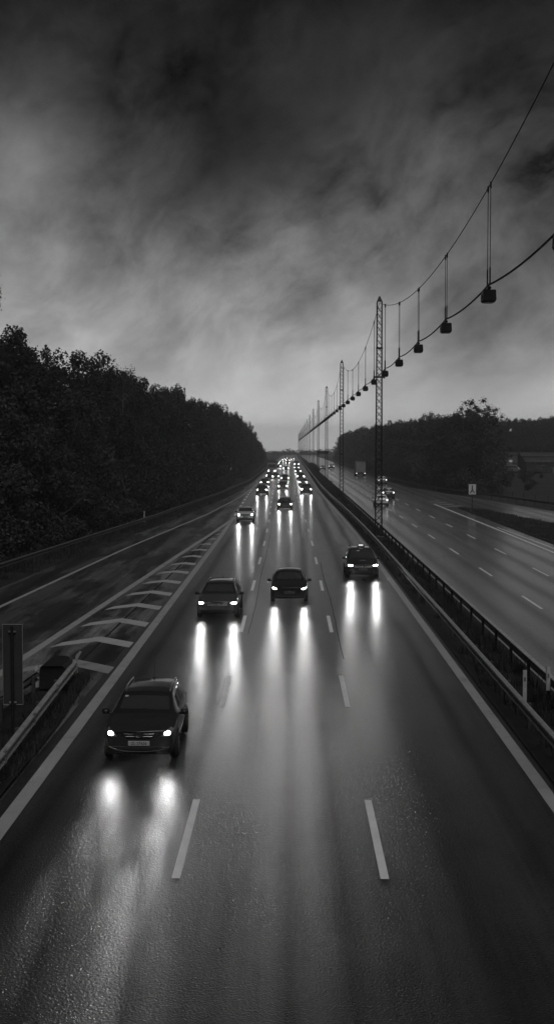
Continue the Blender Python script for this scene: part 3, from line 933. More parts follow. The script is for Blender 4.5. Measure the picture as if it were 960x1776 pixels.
class Car:
    def __init__(s, name, L=4.45, W=1.8, H=1.48, nose=.80, cowl=1.02, cu=1.12, wu=1.98, re=4.05, rb=4.36, belt=.95, te=.62, paint='paint_dark', estate=True, zb=.19, loc=(0, 0, 0), round_front=.20):
        s.root = empty(name, loc); s.L = L; s.W = W; s.H = H; hw = W / 2; s.hw = hw; s.P = paint
        y0 = -L / 2
        rh = H
        bl = belt
        # stations: u, zb, wl, wm, zmid, wb, zbelt, te, zte, zc
        S = [
            (0.00, zb + .06, .80, .82, .52, .78, nose - .10, .62 * hw / .9, nose - .035, nose),
            (0.09, zb + .01, .90, .92, .54, .88, nose - .06, .70 * hw / .9, nose + .02, nose + .05),
            (0.42, zb, .95, .985, .56, .95, nose + .01, .74 * hw / .9, nose + .085, nose + .125),
            (0.78, zb, .96, 1.0, .58, .965, (nose + bl) / 2 + .03, .75 * hw / .9, cowl - .07, cowl - .03),
            (cu, zb, .96, 1.0, .60, .965, bl - .02, .75 * hw / .9, cowl - .02, cowl + .015),
        ]
        def lp(a, b, t): return a + (b - a) * t
        te0 = .75 * hw / .9
        for t, u in ((.10, lp(cu, wu, .10)), (.93, lp(cu, wu, .93)), (1.0, wu)):
            S.append((u, zb, .96, 1.0, .60, .965, bl, lp(te0, te, t), lp(cowl - .02, rh - .10, t), lp(cowl + .015, rh - .035, t)))
        b1 = wu + .38
        span_ = re - b1
        S += [
            (b1, zb, .96, 1.0, .60, .97, bl + .01, te, rh - .06, rh - .005),
            (b1 + .09, zb, .96, 1.0, .60, .97, bl + .01, te, rh - .055, rh),
            (b1 + .09 + .42 * span_, zb, .96, 1.0, .60, .97, bl + .02, te, rh - .06, rh),
            (b1 + .18 + .42 * span_, zb, .96, 1.0, .60, .97, bl + .02, te, rh - .065, rh - .005),
            (re - .12, zb, .95, .99, .62, .955, bl + .03, te - .02, rh - .09, rh - .035),
            (re, zb, .95, .99, .62, .95, bl + .035, te - .03, rh - .11, rh - .055),
            (lp(re, rb, .12), zb, .95, .985, .62, .945, bl + .035, te - .02, lp(rh - .13, bl + .05, .12), lp(rh - .07, bl + .07, .12)),
            (lp(re, rb, .9), zb, .94, .975, .63, .93, bl + .03, lp(te, .72 * hw, .9), lp(rh - .13, bl + .05, .9), lp(rh - .07, bl + .07, .9)),
            (rb, zb, .93, .965, .63, .92, bl + .02, .74 * hw, bl + .05, bl + .07),
            (L - .06, zb + .04, .88, .93, .62, .88, bl - .05, .72 * hw, bl - .01, bl + .01) if rb < L - .12 else (L - .05, zb + .04, .88, .93, .62, .88, bl - .10, .70 * hw, bl - .06, bl - .04),
            (L, zb + .10, .82, .87, .60, .82, bl - .20, .64 * hw, bl - .17, bl - .16),
        ]
        s.S = S
        verts = []; NR = 10
        for (u, b_, wl, wm, zm, wb, zbl, t_, zt, zc) in S:
            rows = []
            rows.append((wl * hw * .95, b_)); rows.append((wl * hw, b_ + .14)); rows.append((wm * hw, zm))
            r3 = (wb * hw, zbl); r6 = (t_, zt)
            rows.append(r3)
            hs = 1 if zt - zbl > .15 else 0
            rows.append((lp(r3[0], r6[0], .10), lp(r3[1], r6[1], .10)))
            rows.append((lp(r3[0], r6[0], .88) + .012 * hs, lp(r3[1], r6[1], .88)))
            rows.append(r6)
            rows.append((t_ - .065, lp(zt, zc, .38)))
            rows.append((t_ * .5, lp(zt, zc, .82)))
            rows.append((0, zc))
            f = u / L
            bow = round_front * (1 - sstep(u / .9)) + .10 * sstep(u / .8) * (1 - sstep((u - wu) / .6)) - .14 * sstep((u - re + .3) / (L - re))
            for sgn in (1, -1):
                for (x, z) in rows[:-1]:
                    verts.append((sgn * x, y0 + u + bow * (x / hw) ** 2, z))
            verts.append((0, y0 + u, rows[-1][1]))
        w_ = 19
        def vid(st, sgn, r):
            if r == 9: return st * w_ + 18
            return st * w_ + (0 if sgn > 0 else 9) + r
        faces = []; tags = []
        ns = len(S)
        for st in range(ns - 1):
            for sgn in (1, -1):
                for r in range(9):
                    f = (vid(st, sgn, r), vid(st + 1, sgn, r), vid(st + 1, sgn, r + 1), vid(st, sgn, r + 1))
                    if sgn < 0: f = f[::-1]
                    tg = 0
                    if r in (7, 8) and st == 5: tg = 2
                    if r == 4 and st in (6, 7): tg = 3
                    if r == 4 and st == 5: tg = 3
                    if r == 4 and st == 9: tg = 4
                    if r == 4 and st == 11 and estate: tg = 5
                    if r in (7, 8) and st == 14: tg = 6
                    if r == 0: tg = 1
                    if r in (7, 8) and st in (4, 6): tg = 1
                    if r == 6 and st in (4, 5, 6): tg = 1
                    if r == 4 and st in (8, 10): tg = 1
                    faces.append(f); tags.append(tg)
            faces.append((vid(st, -1, 0), vid(st + 1, -1, 0), vid(st + 1, 1, 0), vid(st, 1, 0))); tags.append(1)
        for st, rev in ((0, False), (ns - 1, True)):
            for r in range(8):
                f = (vid(st, 1, r), vid(st, 1, r + 1), vid(st, -1, r + 1), vid(st, -1, r))
                faces.append(f[::-1] if rev else f); tags.append(1 if r == 0 else 0)
            f = (vid(st, 1, 8), vid(st, 1, 9), vid(st, -1, 8)); faces.append(f[::-1] if rev else f); tags.append(0)
        me = bpy.data.meshes.new('cage'); me.from_pydata(verts, [], faces); me.update()
        me.polygons.foreach_set('material_index', tags); me.polygons.foreach_set('use_smooth', [True] * len(faces))
        for k in range(7): me.materials.append(M['trim'])
        # crease along cowl, windscreen head, sill, tail
        at = me.attributes.new('crease_edge', 'FLOAT', 'EDGE')
        cr = {}
        for st, c in ((4, .7), (7, .45), (13, .6), (16, .5)):
            for sgn in (1, -1):
                for r in range(6, 9): cr[frozenset((vid(st, sgn, r), vid(st, sgn, r + 1)))] = c
        for st in range(ns - 1):
            for sgn in (1, -1):
                cr[frozenset((vid(st, sgn, 0), vid(st + 1, sgn, 0)))] = .8
                if 3 <= st <= 15: cr[frozenset((vid(st, sgn, 3), vid(st + 1, sgn, 3)))] = .45
                if st < 5: cr[frozenset((vid(st, sgn, 6), vid(st + 1, sgn, 6)))] = .35
                if 4 <= st <= 13: cr[frozenset((vid(st, sgn, 7), vid(st + 1, sgn, 7)))] = .3
        for e in me.edges:
            k = frozenset(e.vertices)
            if k in cr: at.data[e.index].value = cr[k]
        tmp = bpy.data.objects.new('tmp', me); link(tmp)
        md = tmp.modifiers.new('s', 'SUBSURF'); md.levels = 2; md.render_levels = 2
        bpy.context.view_layer.update()
        dg = bpy.context.evaluated_depsgraph_get()
        fm = bpy.data.meshes.new_from_object(tmp.evaluated_get(dg))
        bpy.data.objects.remove(tmp)
        V = [v.co.copy() for v in fm.vertices]; F = [tuple(p.vertices) for p in fm.polygons]; T = [p.material_index for p in fm.polygons]
        s.bvh = BVHTree.FromPolygons(V, F)
        def sub(ids, name, mats, mi=None, sunk=0.0):
            used = {}; vs = []; fs = []; mis = []
            for i, f in enumerate(F):
                if T[i] in ids:
                    g = []
                    for v in f:
                        if v not in used: used[v] = len(vs); vs.append(V[v])
                        g.append(used[v])
                    fs.append(g); mis.append(ids.index(T[i]))
            if not fs: return None
            b = MB(); b.add(vs, fs, 0, True); b.m = mis if len(mats) > 1 else [0] * len(mis)
            return b.build(name, mats, s.root)
        sub([0, 1], 'body', [M[paint], M['trim']])
        sub([2], 'windscreen', [M['glass']])
        for sgn in (1, -1):
            for tg in (3, 4, 5):
                F2 = F; keep = [i for i, f in enumerate(F) if T[i] == tg and sgn * sum(V[v].x for v in f) > 0]
                if not keep: continue
                used = {}; vs = []; fs = []
                for i in keep:
                    g = []
                    for v in F[i]:
                        if v not in used: used[v] = len(vs); vs.append(V[v])
                        g.append(used[v])
                    fs.append(g)
                b = MB(); b.add(vs, fs, 0, True); b.build('side_window', M['glass'], s.root)
        sub([6], 'rear_window', [M['glass']])
        s.wheels()
    def hit(s, x, z, back=False):
        d = Vector((0, -1 if back else 1, 0)); o = Vector((x, 12 if back else -12, z))
        r = s.bvh.ray_cast(o, d); return r[0].y if r[0] is not None else None
    def patch(s, name, poly, m, off=.008, parent=None, back=False, thick=.03, mirror=False, rings=5):
        out = []
        for sg in ((1, -1) if mirror else (1,)):
            pl = [(p[0] * sg, p[1]) for p in poly]
            # resample
            rs = []
            for i in range(len(pl)):
                a = pl[i]; b = pl[(i + 1) % len(pl)]; d = math.dist(a, b); k = max(1, int(d / .05))
                for j in range(k): rs.append((a[0] + (b[0] - a[0]) * j / k, a[1] + (b[1] - a[1]) * j / k))
            cx = sum(p[0] for p in rs) / len(rs); cz = sum(p[1] for p in rs) / len(rs)
            n = len(rs); vs = []
            sgy = 1 if back else -1
            def pt(x, z):
                t = 0
                while t < 1:
                    xx = x + (cx - x) * t; zz = z + (cz - z) * t
                    y = s.hit(xx, zz, back)
                    if y is not None: return (xx, y, zz)
                    t += .04
                return (cx, -s.L / 2, cz)
            c0 = pt(cx, cz); vs.append((c0[0], c0[1] + sgy * off, c0[2]))
            for k in range(1, rings + 1):
                f = k / rings
                for (x, z) in rs:
                    q = pt(cx + (x - cx) * f, cz + (z - cz) * f)
                    vs.append((q[0], q[1] + sgy * off * (1 if k < rings else .75), q[2]))
            base = 1 + (rings - 1) * n
            for i in range(n):
                q = vs[base + i]; vs.append((q[0], q[1] - sgy * thick, q[2]))
            fs = [(0, 1 + i, 1 + (i + 1) % n) for i in range(n)]
            for k in range(rings):
                for i in range(n):
                    j = (i + 1) % n
                    fs.append((1 + k * n + i, 1 + (k + 1) * n + i, 1 + (k + 1) * n + j, 1 + k * n + j))
            if (sg < 0) != back: fs = [f[::-1] for f in fs]
            b = MB(); b.add(vs, fs, 0, True)
            out.append(b.build(name, m, parent if parent is not None else s.root))
        return out
    def bar(s, name, pts, r, m, parent=None, off=.0, back=False):
        """thin bar following the nose through (x,z) points"""
        P3 = []
        for i in range(len(pts) - 1):
            for j in range(6):
                t = j / 6; x = pts[i][0] + (pts[i + 1][0] - pts[i][0]) * t; z = pts[i][1] + (pts[i + 1][1] - pts[i][1]) * t
                y = s.hit(x, z, back)
                if y is not None: P3.append((x, y - off if not back else y + off, z))
        x, z = pts[-1]; y = s.hit(x, z, back)
        if y is not None: P3.append((x, y - off if not back else y + off, z))
        b = MB(); b.tube(P3, r, 6); return b.build(name, m, parent if parent is not None else s.root)
    def wheels(s, r=.325, fu=.86, ru=None):
        ru = ru if ru is not None else s.L - .92
        tyme = rime = None
        for sg in (1, -1):
            for u in (fu, ru):
                y = -s.L / 2 + u
                ar = MB()
                n = 22; pts = []
                for i in range(n + 1):
                    t = math.pi * (-.10 + 1.20 * i / n); pts.append((math.cos(t) * (r + .065), r + math.sin(t) * (r + .065)))
                vs = []
                for (dy, z) in pts:
                    z = max(.17, z)
                    q = s.bvh.ray_cast(Vector((sg * 3, y + dy, z)), Vector((-sg, 0, 0)))
                    x = q[0].x if q[0] is not None else sg * s.hw * .93
                    vs.append((x + sg * .006, y + dy, z))
                vs.append((sum(v[0] for v in vs) / len(vs) * .0 + sg * s.hw * .985, y, r * .9)); c = len(vs) - 1
                fs = [(i, i + 1, c) if sg > 0 else (i + 1, i, c) for i in range(n)] + [((n, 0, c) if sg > 0 else (0, n, c))]
                ar.add(vs, fs); ar.build('wheel_arch', M['trim'], s.root)
                ty = MB(); prof = [(-.10, r * .62), (-.105, r * .9), (-.085, r * .985), (-.03, r), (.03, r), (.085, r * .985), (.105, r * .9), (.10, r * .62)]
                ty.lathe_x(prof, 28)
                o = ty.build('wheel', M['tyre'], s.root, (sg * (s.hw - .085), y, r)); o.rotation_euler = (0, 0, 0 if sg > 0 else math.pi)
                rm = MB(); rm.lathe_x([(.095, r * .63), (.075, r * .60), (.03, r * .55), (.02, .02)], 24)
                for k in range(5):
                    a = 2 * math.pi * k / 5; ca, sa = math.cos(a), math.sin(a)
                    rm.bar((.075, ca * .04, sa * .04), (.08, ca * r * .58, sa * r * .58), .028, 4)
                rm.lathe_x([(.085, .0), (.085, .05), (.05, .055)], 12)
                o2 = rm.build('rim', M['rim'], o)
    def mirrors(s, u, z, m='trim', w_=.20):
        for sg in (1, -1):
            b = MB(); x = sg * (s.hw + .10); y = -s.L / 2 + u
            N = 8; vs = []; fs = []
            lay = [(-.09, .35), (-.06, .8), (0, 1.0), (.07, .95), (.09, .85)]
            for (dy, k) in lay:
                for i in range(N):
                    t = 2 * math.pi * i / N
                    vs.append((x + sg * .0 + w_ / 2 * k * math.copysign(abs(math.cos(t)) ** .7, math.cos(t)), y + dy, z + .075 * k * math.copysign(abs(math.sin(t)) ** .7, math.sin(t))))
            for k in range(len(lay) - 1):
                for i in range(N):
                    j = (i + 1) % N; fs.append((k * N + i, k * N + j, (k + 1) * N + j, (k + 1) * N + i))
            fs.append(tuple(range(N - 1, -1, -1))); fs.append(tuple(range(4 * N, 5 * N)))
            b.add(vs, fs, 0, True)
            b.bar((sg * (s.hw - .08), y + .05, z - .06), (x - sg * .05, y + .02, z - .03), .03, 6)
            b.build('wing_mirror', M[m], s.root)
    def plate(s, z, txt=None, m='plate', back=False, w_=.52, h_=.115):
        y = s.hit(0, z, back) or (-s.L / 2)
        sg = 1 if back else -1
        b = MB(); b.box((0, y + sg * .016, z), (w_, .02, h_), bev=.004); p = b.build('number_plate', M[m], s.root)
        if txt: text_mesh(txt, .098, M['black'], 'plate_text', p, (0, y + sg * .0275, z - .003), (R(90), 0, R(180) if back else 0), .002, 1.0, .0006)
        return p
    def rails(s, m='satin', x=.60, a=2.1, b_=3.9):
        for sg in (1, -1):
            pts = []
            for i in range(13):
                u = a + (b_ - a) * i / 12; y = -s.L / 2 + u
                q = s.bvh.ray_cast(Vector((sg * x, y, 5)), Vector((0, 0, -1))); z = q[0].z if q[0] is not None else s.H
                pts.append((sg * x, y, z + (.055 if 0 < i < 12 else .0)))
            b = MB(); b.tube(pts, .022, 8); b.build('roof_rail', M[m], s.root)
    def antenna(s, u, h=.45):
        y = -s.L / 2 + u; q = s.bvh.ray_cast(Vector((0, y, 5)), Vector((0, 0, -1))); z = q[0].z
        b = MB(); b.bar((0, y, z - .01), (0, y + .05, z + .06), .022, 6, r1=.012); b.bar((0, y + .05, z + .06), (0, y + .16, z + h), .006, 5, r1=.004); b.build('antenna', M['trim'], s.root)
    def wipers(s, cu):
        b = MB()
        for x0, x1 in ((-.50, .05), (.12, .62)):
            pts = []
            for i in range(9):
                t = i / 8; x = x0 + (x1 - x0) * t; u = cu + .13 + .02 * t
                q = s.bvh.ray_cast(Vector((x, -s.L / 2 + u + .06 * x * x, 5)), Vector((0, 0, -1)))
                if q[0] is not None: pts.append((x, q[0].y, q[0].z + .018))
            b.tube(pts, .011, 5)
        b.build('wiper', M['trim'], s.root)
    def lights(s, poly, bulb, lens='lens', emit='bulb'):
        h = s.patch('headlight', poly, M[lens], .010, mirror=True)
        cx = sum(p[0] for p in bulb) / len(bulb); cz = sum(p[1] for p in bulb) / len(bulb)
        s.lamp_at = (cx, (s.hit(cx, cz) or -s.L / 2) - .10, cz)
        s.lamp_obs = h
        for o, sg in zip(h, (1, -1)):
            bl = [(p[0] * sg, p[1]) for p in bulb]
            if sg < 0: bl = bl[::-1]
            s.patch('bulb', bl, M[emit], .022, parent=o, rings=3)
    def tails(s, poly, m='tail'):
        s.patch('tail_light', poly, M[m], .010, mirror=True, back=True)

def ell(cx, cz, rx, rz_, n=14): return [(cx + rx * math.cos(2 * math.pi * i / n), cz + rz_ * math.sin(2 * math.pi * i / n)) for i in range(n)]
def ringmesh(car, cx, z, rx, rz_, r, m, name='badge', off=.012):
    y = car.hit(cx, z) - off; b = MB(); N = 20
    b.tube([(cx + rx * math.cos(2 * math.pi * i / N), y, z + rz_ * math.sin(2 * math.pi * i / N)) for i in range(N + 1)], r, 6)
    return b, y
def vw_badge(car, z, r=.065):
    b, y = ringmesh(car, 0, z, r, r, .009, None)
    V_ = [((-.45, .85), (0, .12)), ((.45, .85), (0, .12)), ((-.88, .3), (-.38, -.8)), ((-.38, -.8), (0, -.05)), ((0, -.05), (.38, -.8)), ((.38, -.8), (.88, .3))]
    for p, q in V_: b.bar((p[0] * r, y - .004, z + p[1] * r), (q[0] * r, y - .004, z + q[1] * r), .007, 4)
    b.prism(ell(0, z, r, r), y + .006, y + .02)
    b.build('badge', M['chrome'], car.root)

def detail_estate():      # dark estate in the foreground
    c = Car('estate_car', 4.47, 1.79, 1.46, .80, 1.02, 1.12, 1.98, 4.02, 4.36, .95, .625, 'paint_dark', True)
    c.lights([(.845, .735), (.83, .80), (.75, .845), (.63, .80), (.535, .665), (.60, .645), (.79, .665)], ell(.69, .735, .068, .050), 'lens')
    c.patch('grille', [(-.40, .765), (.40, .765), (.355, .69), (.30, .615), (-.30, .615), (-.355, .69)], M['trim'], .006)
    for z, x in ((.733, .37), (.667, .33)):
        for sg in (1, -1): c.bar('grille_bar', [(sg * .10, z), (sg * x, z)], .011, M['chrome'], None, .014)
    y = c.hit(0, .70)
    b = MB(); b.prism(ell(0, .70, .085, .048, 20), y - .022, y + .01); p = b.build('badge', M['trim'], c.root)
    b = MB(); N = 20; b.tube([(.085 * math.cos(6.2832 * i / N), y - .022, .70 + .048 * math.sin(6.2832 * i / N)) for i in range(N + 1)], .007, 6); b.build('badge_ring', M['chrome'], p)
    text_mesh('KIA', .062, M['chrome'], 'badge_text', p, (0, y - .026, .70), (R(90), 0, 0), .004, 1.05, .001)
    c.plate(.50, 'ZL 27626', 'plate')
    c.patch('intake', [(-.66, .42), (-.34, .41), (.34, .41), (.66, .42), (.56, .345), (.3, .315), (-.3, .315), (-.56, .345)], M['trim'], .006)
    c.bar('bumper_lip', [(-.74, .40), (-.5, .325), (-.2, .295), (.2, .295), (.5, .325), (.74, .40)], .010, M['lip'], None, .008)
    c.mirrors(1.48, 1.0); c.rails('satin', .575, 2.15, 3.95); c.antenna(3.7); c.wipers(1.12)
    y = -c.L / 2
    q = c.bvh.ray_cast(Vector((-.50, y + 1.84, 5)), Vector((0, 0, -1)))
    b = MB(); b.box((-.50, q[0].y, q[0].z + .004), (.09, .06, .004), rot=Matrix.Rotation(R(26), 3, 'X')); b.build('sticker', M['paper'], c.root)
    for sg in (1, -1):
        b = MB()
        for u in (2.28, 3.25):
            q = c.bvh.ray_cast(Vector((sg * 3, y + u, .82)), Vector((-sg, 0, 0)))
            b.box((q[0].x + sg * .015, y + u, .82), (.03, .17, .03), bev=.008)
        b.build('door_handle', M['satin'], c.root)
        b = MB(); pts = []
        for i in range(12):
            u = 1.5 + 2.45 * i / 11; q = c.bvh.ray_cast(Vector((sg * 3, y + u, .985)), Vector((-sg, 0, 0))); pts.append((q[0].x + sg * .006, y + u, .985))
        b.tube(pts, .010, 5); b.build('window_strip', M['chrome'], c.root)
    c.tails([(.84, .95), (.70, .95), (.66, .70), (.82, .68)])
    return c

def vw_estate():
    c = Car('estate_car', 4.76, 1.83, 1.48, .78, 1.0, 1.22, 2.1, 4.3, 4.62, .94, .62, 'paint_mid', True)
    c.lights([(.86, .69), (.85, .75), (.72, .765), (.50, .73), (.47, .685), (.62, .655), (.80, .655)], [(.83, .69), (.82, .735), (.70, .75), (.60, .725), (.66, .675), (.78, .668)], 'lens')
    c.patch('grille', [(-.47, .735), (.47, .735), (.47, .64), (.40, .61), (-.40, .61), (-.47, .64)], M['trim'], .005)
    for z in (.728, .622): c.bar('grille_bar', [(-.46, z), (.46, z)], .010, M['chrome'], None, .012)
    c.bar('grille_bar', [(-.45, .675), (-.09, .675)], .006, M['chrome'], None, .010); c.bar('grille_bar', [(.09, .675), (.45, .675)], .006, M['chrome'], None, .010)
    vw_badge(c, .685)
    c.plate(.505, 'OE 41 190', 'plate_dark')
    c.patch('intake', [(-.70, .42), (.70, .42), (.62, .31), (-.62, .31)], M['trim'], .005)
    c.bar('bumper_lip', [(-.78, .44), (-.4, .43), (.4, .43), (.78, .44)], .008, M['lip'], None, .008)
    c.mirrors(1.58, .99); c.rails('satin', .57, 2.3, 4.15); c.antenna(3.9, .12); c.wipers(1.22)
    c.tails([(.84, .93), (.58, .93), (.60, .76), (.82, .74)])
    return c

def hatch():
    c = Car('hatchback_car', 4.46, 1.80, 1.45, .76, .98, 1.25, 2.1, 3.75, 4.28, .96, .58, 'paint_black', False)
    c.lights([(.84, .72), (.83, .765), (.72, .755), (.55, .70), (.56, .665), (.70, .665)], [(.815, .715), (.80, .75), (.70, .74), (.60, .70), (.66, .672), (.76, .685)], 'lens_dark')
    c.patch('grille', [(-.46, .70), (.46, .70), (.50, .66), (.36, .42), (-.36, .42), (-.50, .66)], M['trim'], .006)
    b, y = ringmesh(c, 0, .645, .075, .055, .008, None); b.bar((-.07, y, .66), (0, y, .625), .006, 4); b.bar((.07, y, .66), (0, y, .625), .006, 4); b.build('badge', M['chrome'], c.root)
    c.plate(.515, 'CK 82 527', 'plate_dark')
    c.bar('bumper_lip', [(-.6, .36), (-.3, .33), (.3, .33), (.6, .36)], .008, M['lip'], None, .008)
    c.mirrors(1.55, .99); c.wipers(1.25)
    c.tails([(.82, .92), (.60, .92), (.62, .80), (.80, .78)])
    return c

def taxi():
    c = Car('taxi_van', 4.53, 1.83, 1.66, .84, 1.10, .95, 1.72, 4.15, 4.42, 1.02, .65, 'paint_black', True)
    c.lights([(.86, .745), (.85, .81), (.72, .83), (.52, .77), (.52, .73), (.66, .71), (.82, .71)], [(.84, .745), (.83, .795), (.72, .81), (.58, .765), (.64, .728), (.80, .722)], 'lens')
    c.patch('grille', [(-.50, .775), (.50, .775), (.50, .70), (.42, .665), (-.42, .665), (-.50, .70)], M['paint_dark'], .004)
    c.bar('grille_bar', [(-.50, .672), (.50, .672)], .009, M['chrome'], None, .010)
    c.bar('grille_bar', [(-.50, .735), (-.1, .735)], .006, M['chrome'], None, .010); c.bar('grille_bar', [(.1, .735), (.50, .735)], .006, M['chrome'], None, .010)
    vw_badge(c, .725, .075)
    c.plate(.54, 'EB 16 734', 'plate_dark')
    c.patch('intake', [(-.68, .44), (.68, .44), (.60, .32), (-.60, .32)], M['trim'], .005)
    c.mirrors(1.35, 1.10); c.rails('trim', .60, 2.0, 3.9); c.wipers(.95)
    y = -c.L / 2
    q = c.bvh.ray_cast(Vector((0, y + .62, 5)), Vector((0, 0, -1)))
    b = MB(); b.box((0, q[0].y, q[0].z + .004), (.34, .05, .006), rot=Matrix.Rotation(R(14), 3, 'X')); b.build('sticker', M['plate'], c.root)
    q = c.bvh.ray_cast(Vector((-.2, y + 1.55, 5)), Vector((0, 0, -1)))
    b = MB(); b.box((-.2, q[0].y, q[0].z + .004), (.16, .08, .004), rot=Matrix.Rotation(R(36), 3, 'X')); b.build('sticker', M['plate'], c.root)
    z = c.bvh.ray_cast(Vector((0, y + 2.2, 5)), Vector((0, 0, -1)))[0].z
    b = MB(); b.box((0, y + 2.2, z + .03), (.44, .20, .05), bev=.015); b.prism([(-.22, z + .05), (.22, z + .05), (.17, z + .185), (-.17, z + .185)], y + 2.14, y + 2.26)
    rs = b.build('roof_sign', M['trim'], c.root)
    b = MB(); b.box((0, y + 2.134, z + .125), (.27, .012, .085), bev=.004); b.build('lit_panel', M['sign_lit'], rs)
    c.tails([(.84, 1.05), (.72, 1.05), (.70, .75), (.82, .73)])
    return c

def generic(name, kind, paint_, lit_tail=False, head=True):
    prm = dict(
        saloon=dict(L=4.6, W=1.81, H=1.44, nose=.77, cowl=.99, cu=1.2, wu=2.05, re=3.55, rb=4.05, belt=.95, te=.58, estate=False),
        hatch=dict(L=4.2, W=1.78, H=1.49, nose=.79, cowl=1.0, cu=1.08, wu=1.9, re=3.7, rb=4.08, belt=.95, te=.60, estate=False),
        suv=dict(L=4.4, W=1.84, H=1.65, nose=.90, cowl=1.14, cu=1.12, wu=1.85, re=3.95, rb=4.3, belt=1.08, te=.64, estate=True, zb=.24),
        mini=dict(L=3.9, W=1.72, H=1.42, nose=.82, cowl=1.02, cu=.98, wu=1.6, re=3.5, rb=3.78, belt=.98, te=.64, estate=True),
        van=dict(L=5.2, W=1.98, H=2.2, nose=.98, cowl=1.28, cu=.75, wu=1.45, re=4.9, rb=5.1, belt=1.2, te=.82, estate=True, zb=.24),
    )[kind]
    c = Car(name, paint=paint_, **prm)
    n = prm['nose']; hw = c.hw
    zl = n - .085
    if head:
        c.lights([(hw * .94, zl), (hw * .92, zl + .065), (hw * .78, zl + .08), (hw * .58, zl + .03), (hw * .58, zl - .03), (hw * .74, zl - .055), (hw * .90, zl - .045)], ell(hw * .77, zl, .085, .055, 10), 'lens', 'bulb_far')
    c.patch('grille', [(-hw * .52, zl + .04), (hw * .52, zl + .04), (hw * .44, zl - .10), (-hw * .44, zl - .10)], M['trim'], .005)
    c.bar('grille_bar', [(-hw * .5, zl - .03), (hw * .5, zl - .03)], .008, M['chrome'], None, .010)
    c.plate(.50, None, 'plate_dark')
    c.patch('intake', [(-hw * .75, .41), (hw * .75, .41), (hw * .65, .32), (-hw * .65, .32)], M['trim'], .005)
    c.mirrors(prm['cu'] + .36, prm['cowl'] - .0)
    b_ = prm['belt']
    c.tails([(hw * .93, b_ - .04), (hw * .72, b_ - .04), (hw * .70, b_ - .24), (hw * .90, b_ - .25)], 'tail_lit' if lit_tail else 'tail')
    if lit_tail: c.plate(b_ - .30, None, 'plate', True)
    return c

BEAM = None
def beams(root, at, power=900, near=False, tilt=0.0, mixp=(.2, 1.1, 3.0)):
    """the dipped beams: one spot lamp in each headlight"""
    global BEAM
    if BEAM is None: BEAM = {}
    hl = [c for c in children_of(root) if c.name.split('.')[0] == 'headlight']
    for pw, sz, dn in (((power * mixp[0], 52, 4.0), (power * mixp[1], 13, 2.2), (power * mixp[2], 6.0, 1.2)) if near else ((power * 1.2, 20, 2.5),)):
        key = (pw, sz)
        if key not in BEAM:
            L_ = bpy.data.lights.new('headlight_beam', 'SPOT'); L_.energy = pw; L_.spot_size = R(sz); L_.spot_blend = 1.0; L_.shadow_soft_size = .06; BEAM[key] = L_
        for h, sg in zip(hl, (1, -1)):
            o = bpy.data.objects.new('headlight_beam', BEAM[key]); link(o); o.parent = h
            o.location = (at[0] * sg, at[1], at[2]); o.rotation_euler = (R(90 - dn - tilt), 0, math.pi)
def put(root, X, Y, label, cat, group, rot=0.0, mt=None):
    root.location = (X, Y, rz(Y)); root.rotation_euler = (math.atan(-.004) * 0, 0, rot)
    tag(root, label, cat, group)
    if mt:
        for ch in children_of(root):
            if ch.name.split('.')[0] == 'body':
                ch.material_slots[0].link = 'OBJECT'; ch.material_slots[0].material = M[mt]
    return root
GO = 'cars coming along the wet motorway with headlights on'
GA = 'vehicles driving away on the opposite carriageway'
c = detail_estate(); beams(c.root, c.lamp_at, 230, True, 1.8, (.08, .75, 6.0)); put(c.root, -3.68, 30.7 + 2.24, 'dark grey estate car with silver roof rails, largest car in the picture', 'car', GO)
c = vw_estate(); beams(c.root, c.lamp_at, 115, True, .4); put(c.root, -3.22, 56.4 + 2.4, 'grey estate car with chrome grille line and roof rails, beside the chevron markings', 'car', GO, R(-.6))
c = hatch(); beams(c.root, c.lamp_at, 105, True); put(c.root, -.07, 62.2 + 2.2, 'black low hatchback with big dark grille in the middle lane', 'car', GO)
c = taxi(); beams(c.root, c.lamp_at, 190, True, .3); put(c.root, 4.12, 73.6 + 2.25, 'black taxi van with lit roof sign beside the median guardrail', 'taxi', GO, R(.8))

P_ = {}
LATER = []
P_['mini'] = generic('small_car', 'mini', 'paint_white')
put(P_['mini'].root, -4.55, 128 + 2, 'white boxy small car with roof rails in the lane beside the gore tip', 'car', GO); P_['mini'].rails('trim', .56, 1.8, 3.4)
P_['saloon'] = generic('saloon_car', 'saloon', 'paint_black')
put(P_['saloon'].root, -.70, 153 + 2.2, 'black saloon alone in the middle lane, next behind the black hatchback', 'car', GO)
P_['suv'] = generic('offroad_car', 'suv', 'paint_dark')
put(P_['suv'].root, -4.5, 200 + 2.2, 'dark tall car with black windscreen, next behind the white boxy car', 'car', GO)
P_['hatch'] = generic('hatchback_car', 'hatch', 'paint_mid')
put(P_['hatch'].root, -1.42, 224 + 2, 'grey hatchback in the middle lane, next behind the lone black saloon', 'car', GO)
P_['van'] = generic('van', 'van', 'paint_mid')
put(P_['van'].root, 2.2, 495, 'tall grey van far off in the lane beside the median', 'van', GO)
